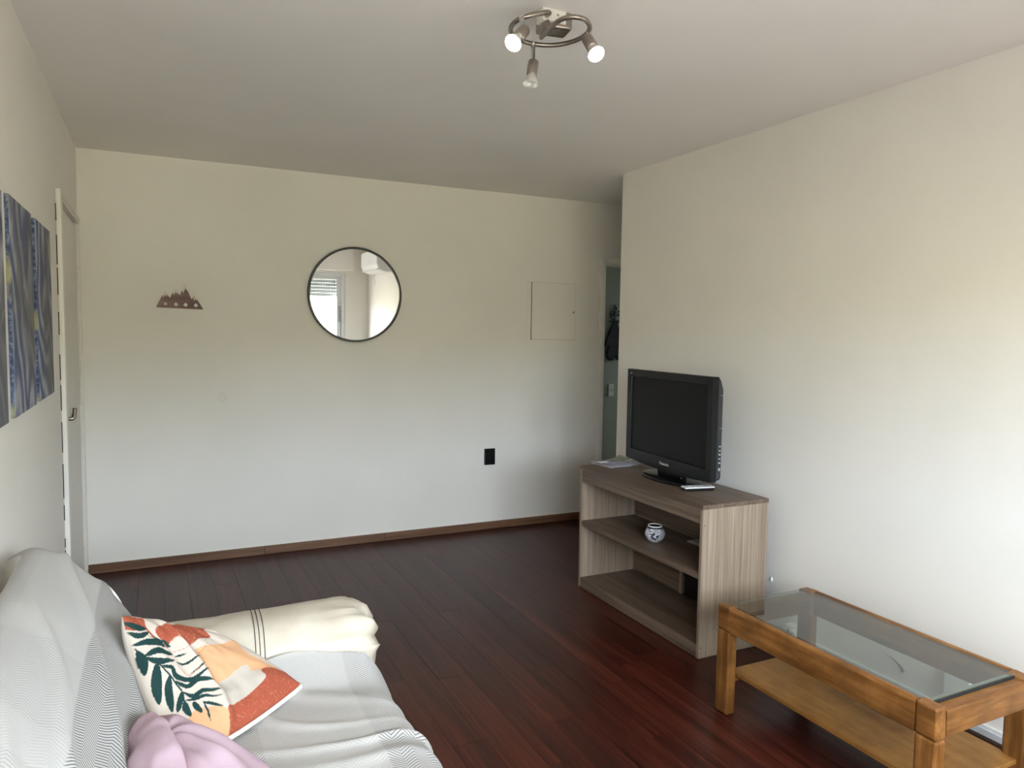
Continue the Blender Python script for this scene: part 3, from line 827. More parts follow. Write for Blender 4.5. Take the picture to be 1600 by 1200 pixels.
# lavender pillow with a folded open end
lav = thing('pillow', 'plain lavender pillow with a gathered end, nearest to the camera on the sofa', 'pillow', (0.095, 1.565, 0.472))
LO = Vector((0.10, 1.55, 0.46))
def lav_surface(netp, h1, h2, n, seed, wscale):
    bm = bmesh.new()
    B = np.array([[bez3(netp, i / (n - 1), j / (n - 1)) for j in range(n)] for i in range(n)])
    du = np.gradient(B, axis=0); dv = np.gradient(B, axis=1); R = np.cross(du, dv); R /= np.linalg.norm(R, axis=2)[..., None]
    if (R[n // 2, n // 2] @ np.array([0, -0.4, 0.9])) < 0: R = -R
    rows = []
    for i in range(n):
        fa, ba = [], []
        for j in range(n):
            u, v = i / (n - 1), j / (n - 1); h = puff(u, v); p = Vector(B[i, j]); q = Vector(R[i, j])
            fold = 0.0
            ang = math.atan2(v - 0.62, u + 0.05)
            rad = math.hypot(u + 0.05, v - 0.62)
            fold += 0.007 * wscale * math.sin(ang * 9 + 2 * noise.noise((u * 2, v * 2, seed))) * math.exp(-rad * 1.9)
            fold += 0.006 * wscale * noise.noise((u * 2.2 + v * 2, v * 8 - u * 2.5, seed + 2)) + 0.0010 * wscale * noise.noise((u * 10, v * 14, seed))
            a = bm.verts.new(p + q * (h1 * h + fold * min(1, h * 2.5)) - LO); fa.append(a)
            ba.append(a if i in (0, n - 1) or j in (0, n - 1) else bm.verts.new(p - q * h2 * h - LO))
        rows.append((fa, ba))
    for i in range(n - 1):
        for j in range(n - 1):
            for w in (0, 1):
                q = [rows[i][w][j], rows[i + 1][w][j], rows[i + 1][w][j + 1], rows[i][w][j + 1]]
                if w: q.reverse()
                try: bm.faces.new(q).smooth = True
                except ValueError: pass
    return bm
# columns run from the gathered end (at the backrest) out over the seat; rows from near to far
lnet = [[(0.045, 1.30, 0.63), (0.16, 1.26, 0.555), (0.33, 1.22, 0.475)],
        [(0.015, 1.52, 0.640), (0.12, 1.44, 0.575), (0.28, 1.36, 0.480)],
        [(-0.030, 1.745, 0.605), (0.085, 1.70, 0.54), (0.235, 1.48, 0.478)]]
from_bm('pillow_body', lav_surface(lnet, 0.058, 0.055, 80, 1.0, 1.0), M['lav'], lav, smooth=True)
fnet = [[(-0.045, 1.33, 0.60), (-0.005, 1.33, 0.645), (0.055, 1.31, 0.640)],
        [(-0.055, 1.55, 0.575), (-0.020, 1.55, 0.645), (0.030, 1.53, 0.645)],
        [(-0.050, 1.735, 0.54), (-0.040, 1.745, 0.59), (-0.012, 1.745, 0.605)]]
from_bm('pillow_flap', lav_surface(fnet, 0.022, 0.03, 60, 4.0, 1.0), M['lav'], lav, smooth=True)

# ------------------------------------------------------------------ wall canvases
for i, (y0, y1, z0, z1, lab, wm) in enumerate(((2.07, 2.49, 1.20, 1.852, 'blue canvas with a pale yellow upper part, nearest of three on the left wall', 1.0),
                                             (2.605, 3.035, 1.200, 1.862, 'blue-grey swirled canvas in the middle of the row on the left wall', 0.8),
                                             (3.135, 3.545, 1.202, 1.860, 'blue-grey swirled canvas beside the door, farthest of three on the left wall', 0.6))):
    c = thing('wall_canvas', lab, 'picture', (XL, (y0 + y1) / 2, (z0 + z1) / 2), group='three canvases on the left wall')
    hy, hz = (y1 - y0) / 2, (z1 - z0) / 2
    box('stretcher', 0.0005, 0.0105, -hy, hy, -hz, hz, M['edge'], c, 0.001)
    box('painted_front', 0.0105, 0.0125, -hy + 0.001, hy - 0.001, -hz + 0.001, hz - 0.001, canvas_mat('abstract_wave_paint_%d' % i, 3.1 * i + 1, wm), c, 0.0005)

# ------------------------------------------------------------------ back wall things
mr = thing('round_mirror', 'round wall mirror in a thin black metal frame', 'mirror', (1.222, YB, 1.713), (math.radians(0.45), 0, 0))
R0 = 0.318
bm = bmesh.new(); add_lathe(bm, [(R0 - 0.006, 0), (R0, 0), (R0, 0.026), (R0 - 0.002, 0.028), (R0 - 0.013, 0.028), (R0 - 0.014, 0.026), (R0 - 0.014, 0.018), (R0 - 0.014, 0.0)], 96, Matrix.Rotation(PI / 2, 4, 'X'), cap=False)
from_bm('frame', bm, M['blackmetal'], mr)
bm = bmesh.new(); add_lathe(bm, [(R0 - 0.0135, 0.004), (R0 - 0.0135, 0.016)], 96, Matrix.Rotation(PI / 2, 4, 'X'))
from_bm('mirror_glass', bm, M['mirror'], mr)

kh = thing('hook_plaque', 'wooden mountain range plaque with four pale hooks', 'hook rack', (0.14, YB, 1.59))
MP = [(-0.131, 0.006), (-0.083, 0.104), (-0.053, 0.062), (-0.024, 0.125), (0.002, 0.078), (0.030, 0.151), (0.066, 0.058), (0.086, 0.082), (0.133, -0.001)]
bm = bmesh.new(); add_prism(bm, MP, 0.013, bev=0.0012); from_bm('plaque', bm, M['pinkwood'], kh)
for (cx, cz), (l, r) in (((-0.083, 0.104), (0.028, 0.026)), ((-0.024, 0.125), (0.030, 0.030)), ((0.030, 0.151), (0.040, 0.034)), ((0.086, 0.082), (0.022, 0.024))):
    bm = bmesh.new()
    sl = 0.52
    cap = [(cx, cz + 0.0), (cx + r * 0.50, cz - r * 0.95), (cx + r * 0.40, cz - r * 1.25), (cx + r * 0.10, cz - r * 0.75), (cx - l * 0.25, cz - l * 1.45), (cx - l * 0.40, cz - l * 0.82)]
    add_prism(bm, cap, 0.003, Matrix.Translation((0, -0.0125, 0))); from_bm('snow_cap', bm, M['snow'], kh)
for i, cx in enumerate((-0.078, -0.021, 0.032, 0.090)):
    cz = 0.027 - 0.0015 * i
    bm = bmesh.new(); add_lathe(bm, [(0.003, 0), (0.003, 0.012), (0.0135, 0.014), (0.0135, 0.017), (0.0, 0.029)], 4, Matrix.Translation((cx, -0.013, cz)) @ Matrix.Rotation(PI / 2, 4, 'X'), cap=False)
    from_bm('hook', bm, M['white'], kh)

ol = thing('wall_socket', 'black wall socket low on the back wall', 'socket', (2.232, YB, 0.548))
box('cover_plate', -0.043, 0.043, -0.012, 0, -0.061, 0.061, M['black'], ol, 0.003)
box('side_strip', -0.043, -0.036, -0.0125, -0.010, -0.058, 0.058, M['blackmatte'], ol, 0.0005)
bm = bmesh.new(); add_lathe(bm, [(0.021, 0.0), (0.021, 0.003), (0.018, 0.003), (0.017, -0.004), (0.0001, -0.004)], 24, Matrix.Translation((0, -0.011, -0.012)) @ Matrix.Rotation(PI / 2, 4, 'X'), cap=False)
from_bm('socket_well', bm, M['blackgloss'], ol)

pn = thing('access_panel', 'square wall-coloured cover with a small latch in the back wall', 'panel', (2.758, YB, 1.64))
box('panel_door', -0.190, 0.190, -0.0035, 0, -0.215, 0.215, M['wall'], pn, 0.001)
bm = bmesh.new(); 
add_box(bm, -0.196, -0.1908, -0.002, 0, -0.22, 0.22, 0); from_bm('hinge_gap', bm, M['skirt'], pn)
bm = bmesh.new(); add_box(bm, 0.1902, 0.1925, -0.0012, 0, -0.218, 0.218, 0); add_box(bm, -0.19, 0.19, -0.0012, 0, -0.2175, -0.2152, 0); add_box(bm, -0.19, 0.19, -0.0012, 0, 0.2152, 0.217, 0)
from_bm('panel_gap', bm, plain('shadow_gap_paint', (0.42, 0.39, 0.33), 0.8), pn)
box('latch', 0.168, 0.182, -0.009, -0.003, -0.008, 0.004, M['steel'], pn, 0.0015)
box('panel_frame', -0.232, -0.2, -0.002, 0, -0.235, 0.24, M['wall'], pn, 0.0008)

cc = thing('cover_cap', 'small round painted blanking cap on the back wall', 'wall cap', (0.377, YB, 1.039))
bm = bmesh.new(); add_lathe(bm, [(0.026, 0), (0.026, 0.003), (0.022, 0.005), (0.0001, 0.005)], 28, Matrix.Rotation(PI / 2, 4, 'X'), cap=False); from_bm('cap_disc', bm, M['wall'], cc)

# kitchen things seen through the doorway
ho = thing('wall_hook', 'black iron scroll hook on the green kitchen wall', 'hook', (3.955, 5.9, 1.64))
bm = bmesh.new()
def circ(cx, cz, r, y=-0.012, n=16): return [(cx + r * math.cos(2 * PI * k / n), y, cz + r * math.sin(2 * PI * k / n)) for k in range(n)]
for cx, cz, r in ((-0.03, 0.03, 0.022), (0.03, 0.03, 0.022), (0.0, 0.075, 0.014), (-0.02, 0.0, 0.03), (0.03, -0.01, 0.03)): add_tube(bm, circ(cx, cz, r), 0.0055, 6, True)
add_tube(bm, [(0, -0.004, 0.11), (0, -0.012, 0.06), (0, -0.012, -0.05)], 0.006, 6); add_tube(bm, [(-0.07, -0.01, -0.045), (0.07, -0.01, -0.045)], 0.006, 6)
from_bm('scroll_plate', bm, M['iron'], ho)
for dx in (-0.045, 0.01, 0.055):
    bm = bmesh.new(); add_tube(bm, [(dx, -0.008, -0.045), (dx, -0.03, -0.065), (dx, -0.045, -0.06), (dx, -0.05, -0.045)], 0.005, 6); from_bm('hook', bm, M['iron'], ho)
mitt = [(-0.01, 0.0), (-0.045, -0.06), (-0.075, -0.135), (-0.098, -0.195), (-0.100, -0.222), (-0.082, -0.232), (-0.062, -0.222), (-0.052, -0.215), (-0.078, -0.27), (-0.082, -0.32), (-0.062, -0.352), (-0.028, -0.358), (0.002, -0.335), (0.018, -0.26), (0.035, -0.17), (0.045, -0.10), (0.045, -0.06), (0.012, 0.0)]
for dx, dy, lab in ((-0.03, -0.045, 'dark oven mitt with its thumb out, hanging in front in the kitchen'), (0.085, -0.02, 'second dark oven mitt behind the first on the kitchen hook')):
    t = thing('oven_mitt', lab, 'oven mitt', (3.955 + dx, 5.9 + dy, 1.583), group='oven mitts on the kitchen hook')
    bm = bmesh.new(); add_prism(bm, catmull(mitt, 3, closed=True), 0.03, Matrix.Translation((0, 0.012, 0)), bev=0.008); from_bm('mitt_body', bm, M['mitt'], t)
    bm = bmesh.new(); add_tube(bm, [(0, 0, -0.01), (-0.006, 0, 0.012), (0.0, 0, 0.024), (0.006, 0, 0.012), (0.002, 0, -0.01)], 0.003, 6); from_bm('loop', bm, M['mitt'], t)
ks = thing('light_switch', 'pale switch plate on the green kitchen wall', 'switch', (3.93, 5.9, 0.935))
box('cover_plate', -0.03, 0.03, -0.01, 0, -0.06, 0.06, plain('aged_plate_plastic', (0.50, 0.52, 0.46), 0.5), ks, 0.003)
bm = bmesh.new(); add_lathe(bm, [(0.014, 0), (0.014, 0.004), (0.0001, 0.004)], 4, Matrix.Translation((0, -0.009, 0)) @ Matrix.Rotation(PI / 2, 4, 'X'), cap=False); from_bm('rocker', bm, M['grey'], ks)

# ------------------------------------------------------------------ TV stand
st = thing('tv_stand', 'grey oak veneer television stand with two open compartments', 'tv stand', (2.206, 2.544, 0))
LY, DX, HT = 1.060, 0.395, 0.712
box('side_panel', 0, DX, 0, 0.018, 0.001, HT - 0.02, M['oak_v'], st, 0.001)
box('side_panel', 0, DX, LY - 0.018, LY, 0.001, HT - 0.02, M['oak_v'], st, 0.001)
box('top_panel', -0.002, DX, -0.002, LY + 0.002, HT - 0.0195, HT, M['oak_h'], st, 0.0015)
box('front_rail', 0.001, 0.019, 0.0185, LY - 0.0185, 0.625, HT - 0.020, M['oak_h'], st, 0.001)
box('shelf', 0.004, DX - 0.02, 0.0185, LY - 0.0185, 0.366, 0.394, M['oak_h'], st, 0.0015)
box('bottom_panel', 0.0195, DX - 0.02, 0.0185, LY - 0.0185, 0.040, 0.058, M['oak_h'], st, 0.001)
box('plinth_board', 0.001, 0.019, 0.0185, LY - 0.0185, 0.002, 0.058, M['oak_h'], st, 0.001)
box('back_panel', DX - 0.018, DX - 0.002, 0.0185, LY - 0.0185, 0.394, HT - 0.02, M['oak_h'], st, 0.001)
box('back_panel', DX - 0.018, DX - 0.002, 0.58, LY - 0.0185, 0.0585, 0.3655, M['oak_h'], st, 0.001)
box('back_panel', DX - 0.006, DX - 0.002, 0.0185, 0.579, 0.04, 0.366, M['dark'], st, 0.001)['label'] = 'black sheet painted as the shade in the lower opening'  # near-black sheet added in place of the shaded open back
box('back_leg', DX - 0.028, DX - 0.0185, 0.58, 0.60, 0.058, 0.366, M['oak_v'], st, 0.001)
for z in (0.05, 0.62):
    bm = bmesh.new(); add_lathe(bm, [(0.004, 0), (0.004, 0.0008), (0.0001, 0.0008)], 12, Matrix.Translation((0.012, 0, z)) @ Matrix.Rotation(PI / 2, 4, 'X'), cap=False); from_bm('screw_cap', bm, M['skirt'], st)

vz = thing('mosaic_bowl', 'small white mosaic glass candle bowl with a black star', 'candle holder', (2.335, 3.06, 0.394))
vp = [(0.0001, 0.001), (0.022, 0.001), (0.026, 0.003), (0.042, 0.016), (0.052, 0.034), (0.053, 0.046), (0.049, 0.062), (0.041, 0.076), (0.036, 0.083)]
bm = bmesh.new(); add_lathe(bm, vp, 40, cap=False); from_bm('bowl', bm, M['mosaic'], vz, smooth=True)
bm = bmesh.new(); add_lathe(bm, [(0.036, 0.082), (0.0375, 0.0845), (0.0372, 0.089), (0.0355, 0.0905), (0.0340, 0.089), (0.0340, 0.084)], 40, cap=False); from_bm('rim', bm, M['white'], vz, smooth=True)
bm = bmesh.new(); add_lathe(bm, [(0.0340, 0.0855), (0.0335, 0.080), (0.046, 0.05), (0.045, 0.03), (0.02, 0.008), (0.0001, 0.007)], 40, cap=False); from_bm('interior', bm, M['black'], vz, smooth=True)
bm = bmesh.new(); add_lathe(bm, [(0.0412, 0.077), (0.0395, 0.0805), (0.0375, 0.0832)], 40, cap=False); from_bm('neck_band', bm, M['black'], vz)
face = math.atan2(0 - 3.06, 0 - 2.335)
def on_bowl(a, z, off=0.0012):
    r = np.interp(z, [q[1] for q in vp[2:]], [q[0] for q in vp[2:]]) + off
    return Vector((r * math.cos(face + a), r * math.sin(face + a), z))
for k in range(8):
    th = 2 * PI * k / 8 + 0.2; c, s = math.cos(th), math.sin(th)
    L0, L1, wd = 0.005, 0.0225, 0.0065
    outl = [(L0, 0), ((L0 + L1) / 2, wd * 0.8), (L1, 0), ((L0 + L1) / 2, -wd * 0.8)]
    bm = bmesh.new(); P2 = [(a * c - b * s, a * s + b * c) for a, b in outl]
    v1 = [bm.verts.new(on_bowl(a / 0.05, 0.041 + b)) for a, b in P2]; v0 = [bm.verts.new(on_bowl(a / 0.05, 0.041 + b, -0.001)) for a, b in P2]
    bm.faces.new(v1)
    for i in range(4): bm.faces.new((v1[i], v1[(i + 1) % 4], v0[(i + 1) % 4], v0[i]))
    from_bm('star_tile', bm, M['blackgloss'], vz)
bx = thing('flat_case', 'thin pale grey case at the back corner of the stand shelf', 'case', (2.53, 2.90, 0.394))
bm = bmesh.new(); add_box(bm, -0.04, 0.04, -0.09, 0.09, 0.0005, 0.010, 0.003); from_bm('case_lower', bm, M['grey'], bx)
bm = bmesh.new(); add_box(bm, -0.038, 0.038, -0.088, 0.07, 0.0105, 0.014, 0.0015); from_bm('case_lid', bm, M['silver'], bx)

# television
a4 = math.atan2(0.055, 0.785)
tv = thing('television', 'black flat-screen television on the stand', 'television', (2.408, 3.094, 0.712), (0, 0, -a4))
# local: x = depth (front at 0, back +), y along the screen, z up from the stand top
Wd, zb, zt = 0.393, 0.060, 0.568
def tv_outline(inset=0.0, curve=0.016):
    o = []
    for k in range(17):
        t = -1 + 2 * k / 16; o.append((t * (Wd - inset), zb + inset - curve * (1 - t * t)))
    o += [(Wd - inset, zt - inset), (-(Wd - inset), zt - inset)]
    return o
bm = bmesh.new()
O, I = tv_outline(), [(-0.352, 0.118), (0.352, 0.118), (0.352, 0.528), (-0.352, 0.528)]
rings = [[(0.032, y, z) for y, z in O], [(0.002, y, z) for y, z in O], [(0.0, y * 0.995, zb + (z - zb) * 0.994 + 0.0015) for y, z in O]]
V = [[bm.verts.new(p) for p in r] for r in rings]
n = len(O)
for a, b in zip(V, V[1:]):
    for k in range(n): bm.faces.new((a[k], a[(k + 1) % n], b[(k + 1) % n], b[k]))
iv = [bm.verts.new((0.0, y, z)) for y, z in I]; iv2 = [bm.verts.new((0.009, y * 0.994, 0.323 + (z - 0.323) * 0.99)) for y, z in I]
f = V[-1]
bm.faces.new([f[k] for k in range(17)] + [iv[1], iv[0]])
bm.faces.new([f[16], f[17], iv[2], iv[1]]); bm.faces.new([f[17], f[18], iv[3], iv[2]]); bm.faces.new([f[18], f[0], iv[0], iv[3]])
for k in range(4): bm.faces.new((iv[k], iv[(k + 1) % 4], iv2[(k + 1) % 4], iv2[k]))
bm.faces.new(V[0])
from_bm('bezel', bm, M['black'], tv)
box('screen', 0.0075, 0.012, -0.349, 0.349, 0.121, 0.525, M['screen'], tv, 0)
bm = bmesh.new()
hk = [(0.0325, zb + 0.004, zt - 0.002, Wd - 0.001), (0.045, zb + 0.004, zt - 0.006, Wd - 0.002), (0.062, zb + 0.006, zt - 0.05, Wd - 0.006), (0.085, 0.12, zt - 0.10, Wd - 0.08), (0.095, 0.14, zt - 0.13, Wd - 0.12)]
rg = []
for x, za, zz, w in hk:
    c = 0.012
    rg.append([bm.verts.new((x, y, z)) for y, z in ((-w + c, za), (w - c, za), (w, za + c), (w, zz - c), (w - c, zz), (-w + c, zz), (-w, zz - c), (-w, za + c))])
for a, b in zip(rg, rg[1:]):
    for k in range(8): bm.faces.new((a[k], a[(k + 1) % 8], b[(k + 1) % 8], b[k]))
bm.faces.new(rg[0]); bm.faces.new(rg[-1])
from_bm('back_housing', bm, M['blackmatte'], tv)
for i, z in enumerate((0.115, 0.150, 0.170, 0.190, 0.210, 0.230)):
    box('side_button', 0.044, 0.054, -Wd - 0.001, -Wd + 0.004, z, z + (0.014 if i == 0 else 0.007), M['grey'], tv, 0.001)
for z in (0.32, 0.478): box('seam_line', 0.045, 0.058, -Wd + 0.0, -Wd + 0.006, z, z + 0.002, M['grey'], tv, 0)
bm = bmesh.new()
add_lathe(bm, [(0.0001, 0.0005), (1, 0.0005), (1, 0.010), (0.97, 0.014), (0.80, 0.017), (0.3, 0.022), (0.0001, 0.022)], 56, Matrix.Translation((0.045, 0, 0)) @ Matrix.Diagonal((0.115, 0.222, 1, 1)), cap=False)
from_bm('base', bm, M['blackgloss'], tv, smooth=True)
bm = bmesh.new(); add_box(bm, 0.03, 0.07, -0.11, 0.11, 0.016, 0.14, 0.008); from_bm('neck', bm, M['blackgloss'], tv)
def text_mesh(name, s, size, mat, parent, loc, rot, ext=0.0004, label=None):
    cu = bpy.data.curves.new(name, 'FONT'); cu.body = s; cu.size = size; cu.extrude = ext; cu.align_x = 'CENTER'; cu.align_y = 'CENTER'; cu.offset = size * 0.02
    to = bpy.data.objects.new(name, cu); COL.objects.link(to)
    dg = bpy.context.evaluated_depsgraph_get(); me = bpy.data.meshes.new_from_object(to.evaluated_get(dg))
    bpy.data.objects.remove(to)
    o = link(name, me, mat, parent, loc); o.rotation_euler = rot; return o
text_mesh('lettering', 'Panasonic', 0.0215, M['silver'], tv, (-0.0006, 0.0, 0.083), (PI / 2, 0, -PI / 2))
box('emblem', -0.0006, 0.0005, 0.352, 0.358, 0.541, 0.549, M['grey'], tv, 0); box('emblem', -0.0006, 0.0005, 0.343, 0.349, 0.541, 0.549, M['grey'], tv, 0)

# remote control
v = Vector((0.162, -0.033, 0)); rm_a = math.atan2(v.y, v.x)
rc = thing('remote_control', 'white remote control with a grey display on the television stand', 'remote', (2.408, 2.822, 0.712), (0, 0, rm_a))
bm = bmesh.new(); add_box(bm, -0.080, 0.080, -0.026, 0.026, 0.0005, 0.013, 0.006, 3); from_bm('lower_shell', bm, M['black'], rc, smooth=False)
bm = bmesh.new(); add_box(bm, -0.081, 0.081, -0.027, 0.027, 0.012, 0.019, 0.005, 3); from_bm('upper_shell', bm, M['white'], rc)
box('display', 0.028, 0.068, -0.018, 0.018, 0.0185, 0.0198, M['grey'], rc, 0.0005)
for ix in range(5):
    for iy in range(3): box('button', -0.068 + ix * 0.0175, -0.056 + ix * 0.0175, -0.019 + iy * 0.0145, -0.010 + iy * 0.0145, 0.0185, 0.0208, M['grey'], rc, 0.001)

# post on the stand
def sheet(name, label, cx, cy, z, rot, w, l, bend, mat, parts, cat='letter'):
    t = thing(name, label, cat, (cx, cy, z), (0, 0, rot), group='post on the television stand')
    P = [[(-w / 2 + w * i / 10, -l / 2 + l * j / 10, 0.001 + bend * ((i / 10) ** 2 * (j / 10)) + 0.0012 * math.sin(i * 0.9 + j * 0.6)) for j in range(11)] for i in range(11)]
    bm = bmesh.new(); grid_bm(bm, P); bmesh.ops.solidify(bm, geom=bm.faces[:], thickness=0.0012); from_bm('sheet', bm, mat, t)
    for (pn_, a, b, c, d, mm) in parts: box(pn_, a, b, c, d, 0.0035, 0.005, mm, t, 0.0002)
bluish = plain('printed_leaflet', (0.66, 0.68, 0.77), 0.6, var=0.25, scale=45)
pinkish = plain('tinted_leaflet', (0.62, 0.55, 0.56), 0.6, var=0.2, scale=60)
greenish = plain('pale_leaflet', (0.50, 0.53, 0.44), 0.6, var=0.25, scale=40)
ztop = 0.7125
sheet('leaflet', 'large white leaflet at the bottom of the post on the stand', 2.415, 3.565, ztop, 0.10, 0.21, 0.19, 0.004, M['paper'], [('printed_line', -0.09, 0.09, -0.08, -0.077, bluish)], 'leaflet')
sheet('leaflet', 'bluish printed leaflet on top of the post, edge curling', 2.455, 3.535, ztop + 0.0075, -0.12, 0.20, 0.12, 0.006, bluish, [('printed_line', -0.08, 0.05, 0.03, 0.034, M['grey'])], 'leaflet')
sheet('envelope', 'pinkish envelope with a window, at the far left of the post', 2.385, 3.62, ztop + 0.0075, 0.05, 0.16, 0.09, 0.003, pinkish, [('address_window', -0.06, 0.0, -0.03, 0.0, M['paper'])], 'envelope')
sheet('leaflet', 'small pale green leaflet at the wall side of the post', 2.505, 3.63, ztop + 0.0155, 0.5, 0.11, 0.09, 0.012, greenish, [], 'leaflet')

# ------------------------------------------------------------------ coffee table
X0, X1, Y0, Y1, ZT = 1.972, 2.452, 1.268, 2.172, 0.432
ct = thing('coffee_table', 'honey wood coffee table with a glass top and lower shelf', 'coffee table', (X0, Y0, 0))
LXc, LYc = X1 - X0, Y1 - Y0
lw, ld, rh = 0.046, 0.068, 0.098
for ix in (0, 1):
    for iy in (0, 1):
        x0 = 0 if ix == 0 else LXc - lw; y0 = 0 if iy == 0 else LYc - ld
        box('leg', x0, x0 + lw, y0, y0 + ld, 0.001, ZT - rh - 0.0012, M['honey_z'], ct, 0.008, 3)
        bm = bmesh.new(); add_box(bm, x0, x0 + lw, y0, y0 + ld, ZT - rh, ZT, 0.007, 3)
        # round the outer top corner
        for vtx in bm.verts:
            yo = (vtx.co.y - y0) if iy == 0 else (y0 + ld - vtx.co.y); zo = ZT - vtx.co.z; r = 0.022
            if yo < r and zo < r:
                dy, dz = r - yo, r - zo; L = math.hypot(dy, dz)
                if L > r:
                    k = r / L; ny = r - dy * k; vtx.co.z = ZT - (r - dz * k); vtx.co.y = y0 + ny if iy == 0 else y0 + ld - ny
        from_bm('corner_block', bm, M['honey_y'], ct)
def rounded_rail(name, x0, x1, y0, y1, z0, z1, along, mat):
    bm = bmesh.new(); r = 0.011
    if along == 'y': sec = [(x0, z0 + 0.003), (x0, z1 - r)] + [(x0 + r - r * math.cos(t), z1 - r + r * math.sin(t)) for t in (0.35, 0.8, 1.2, PI / 2)] + [(x1 - r + r * math.sin(t), z1 - r + r * math.cos(t)) for t in (0.0, 0.4, 0.8, 1.2)] + [(x1, z1 - r), (x1, z0 + 0.003), (x1 - 0.003, z0), (x0 + 0.003, z0)]
    else: sec = [(y0, z0 + 0.003), (y0, z1 - r)] + [(y0 + r - r * math.cos(t), z1 - r + r * math.sin(t)) for t in (0.35, 0.8, 1.2, PI / 2)] + [(y1 - r + r * math.sin(t), z1 - r + r * math.cos(t)) for t in (0.0, 0.4, 0.8, 1.2)] + [(y1, z1 - r), (y1, z0 + 0.003), (y1 - 0.003, z0), (y0 + 0.003, z0)]
    if along == 'y': A = [bm.verts.new((a, y0, b)) for a, b in sec]; B = [bm.verts.new((a, y1, b)) for a, b in sec]
    else: A = [bm.verts.new((x0, a, b)) for a, b in sec]; B = [bm.verts.new((x1, a, b)) for a, b in sec]
    bm.faces.new(A); bm.faces.new(B)
    for k in range(len(sec)): bm.faces.new((A[k], A[(k + 1) % len(sec)], B[(k + 1) % len(sec)], B[k]))
    return from_bm(name, bm, mat, ct)
for x0 in (0, LXc - 0.030): rounded_rail('long_rail', x0, x0 + 0.030, ld + 0.0015, LYc - ld - 0.0015, ZT - rh, ZT, 'y', M['honey_y'])
rounded_rail('end_rail', lw + 0.001, LXc - lw - 0.001, 0.002, 0.050, ZT - rh + 0.004, ZT - 0.011, 'x', M['honey_x'])
rounded_rail('end_rail', lw + 0.001, LXc - lw - 0.001, LYc - 0.052, LYc - 0.018, ZT - rh + 0.004, ZT - 0.011, 'x', M['honey_x'])
gx0, gx1, gy0, gy1 = 0.0315, LXc - 0.0315, 0.040, LYc - 0.020
box('glass_top', gx0, gx1, gy0, gy1, ZT - 0.0075, ZT - 0.0015, M['tableglass'], ct, 0)
bm = bmesh.new()
add_box(bm, gx0 - 0.001, gx0 + 0.003, gy0, gy1, ZT - 0.014, ZT - 0.0078, 0); add_box(bm, lw + 0.002, gx1 - 0.02, gy0 - 0.003, gy0 + 0.004, ZT - 0.0112, ZT - 0.0018, 0)
from_bm('glass_seal', bm, M['rubber'], ct)
bm = bmesh.new(); add_box(bm, lw + 0.002, gx1 - 0.016, gy0 + 0.0045, gy0 + 0.024, ZT - 0.0105, ZT - 0.0078, 0); from_bm('felt_strip', bm, plain('pale_felt', (0.42, 0.43, 0.36), 0.8), ct)
box('shelf', 0.048, LXc - 0.03, 0.02, LYc - 0.03, 0.150, 0.166, M['honey_s'], ct, 0.002)
for y in (0.03, LYc - 0.055):
    box('shelf_bearer', 0.047, LXc - 0.047, y, y + 0.025, 0.125, 0.1495, M['honey_x'], ct, 0.002)

# sockets on the right wall behind the table
sk = thing('surface_socket', 'white surface-mounted socket seen through the near end of the table glass', 'socket', (XR, 1.665, 0.165))
box('box_body', -0.032, 0, -0.055, 0.042, -0.060, 0.052, M['white'], sk, 0.004)
box('side_lug', -0.026, 0, -0.070, -0.0555, -0.045, 0.040, M['white'], sk, 0.003)
bm = bmesh.new(); add_lathe(bm, [(0.007, 0), (0.007, 0.002), (0.0001, 0.002)], 12, Matrix.Translation((-0.0325, 0.015, -0.022)) @ Matrix.Rotation(-PI / 2, 4, 'Y'), cap=False); from_bm('socket_hole', bm, M['grey'], sk)
sk = thing('plug_adapter', 'white multi-plug adapter seen through the far end of the table glass', 'adapter', (XR, 2.43, 0.098))
box('adapter_body', -0.045, -0.0005, -0.045, 0.045, -0.024, 0.024, M['white'], sk, 0.006)
for dy in (-0.025, 0.0, 0.025): box('socket_hole', -0.0465, -0.044, dy - 0.005, dy + 0.005, -0.012, 0.004, M['grey'], sk, 0.001)
box('plug', -0.075, -0.046, -0.04, -0.012, -0.014, 0.018, M['white'], sk, 0.005)
pg = thing('wall_plug', 'small white plaster plug on the right wall beside the stand', 'wall plug', (XR, 2.612, 0.283))
bm = bmesh.new(); bmesh.ops.create_icosphere(bm, subdivisions=2, radius=0.01, matrix=Matrix.Diagonal((0.7, 0.7, 1.4, 1))); from_bm('plaster_lump', bm, M['white'], pg, smooth=True)
bm = bmesh.new(); P = catmull([(-0.001, 1.99, 0.170), (-0.001, 1.945, 0.162), (-0.001, 1.91, 0.146), (-0.001, 1.892, 0.128)], 5)
add_tube(bm, [(XR + p[0] * 0.3, p[1], p[2]) for p in P], [0.0006 + 0.008 * (k / 15) ** 1.5 for k in range(16)], 6)
scf = from_bm('scuff_mark', bm, plain('grey_scuff', (0.16, 0.16, 0.15), 0.8), wall_right_obj)

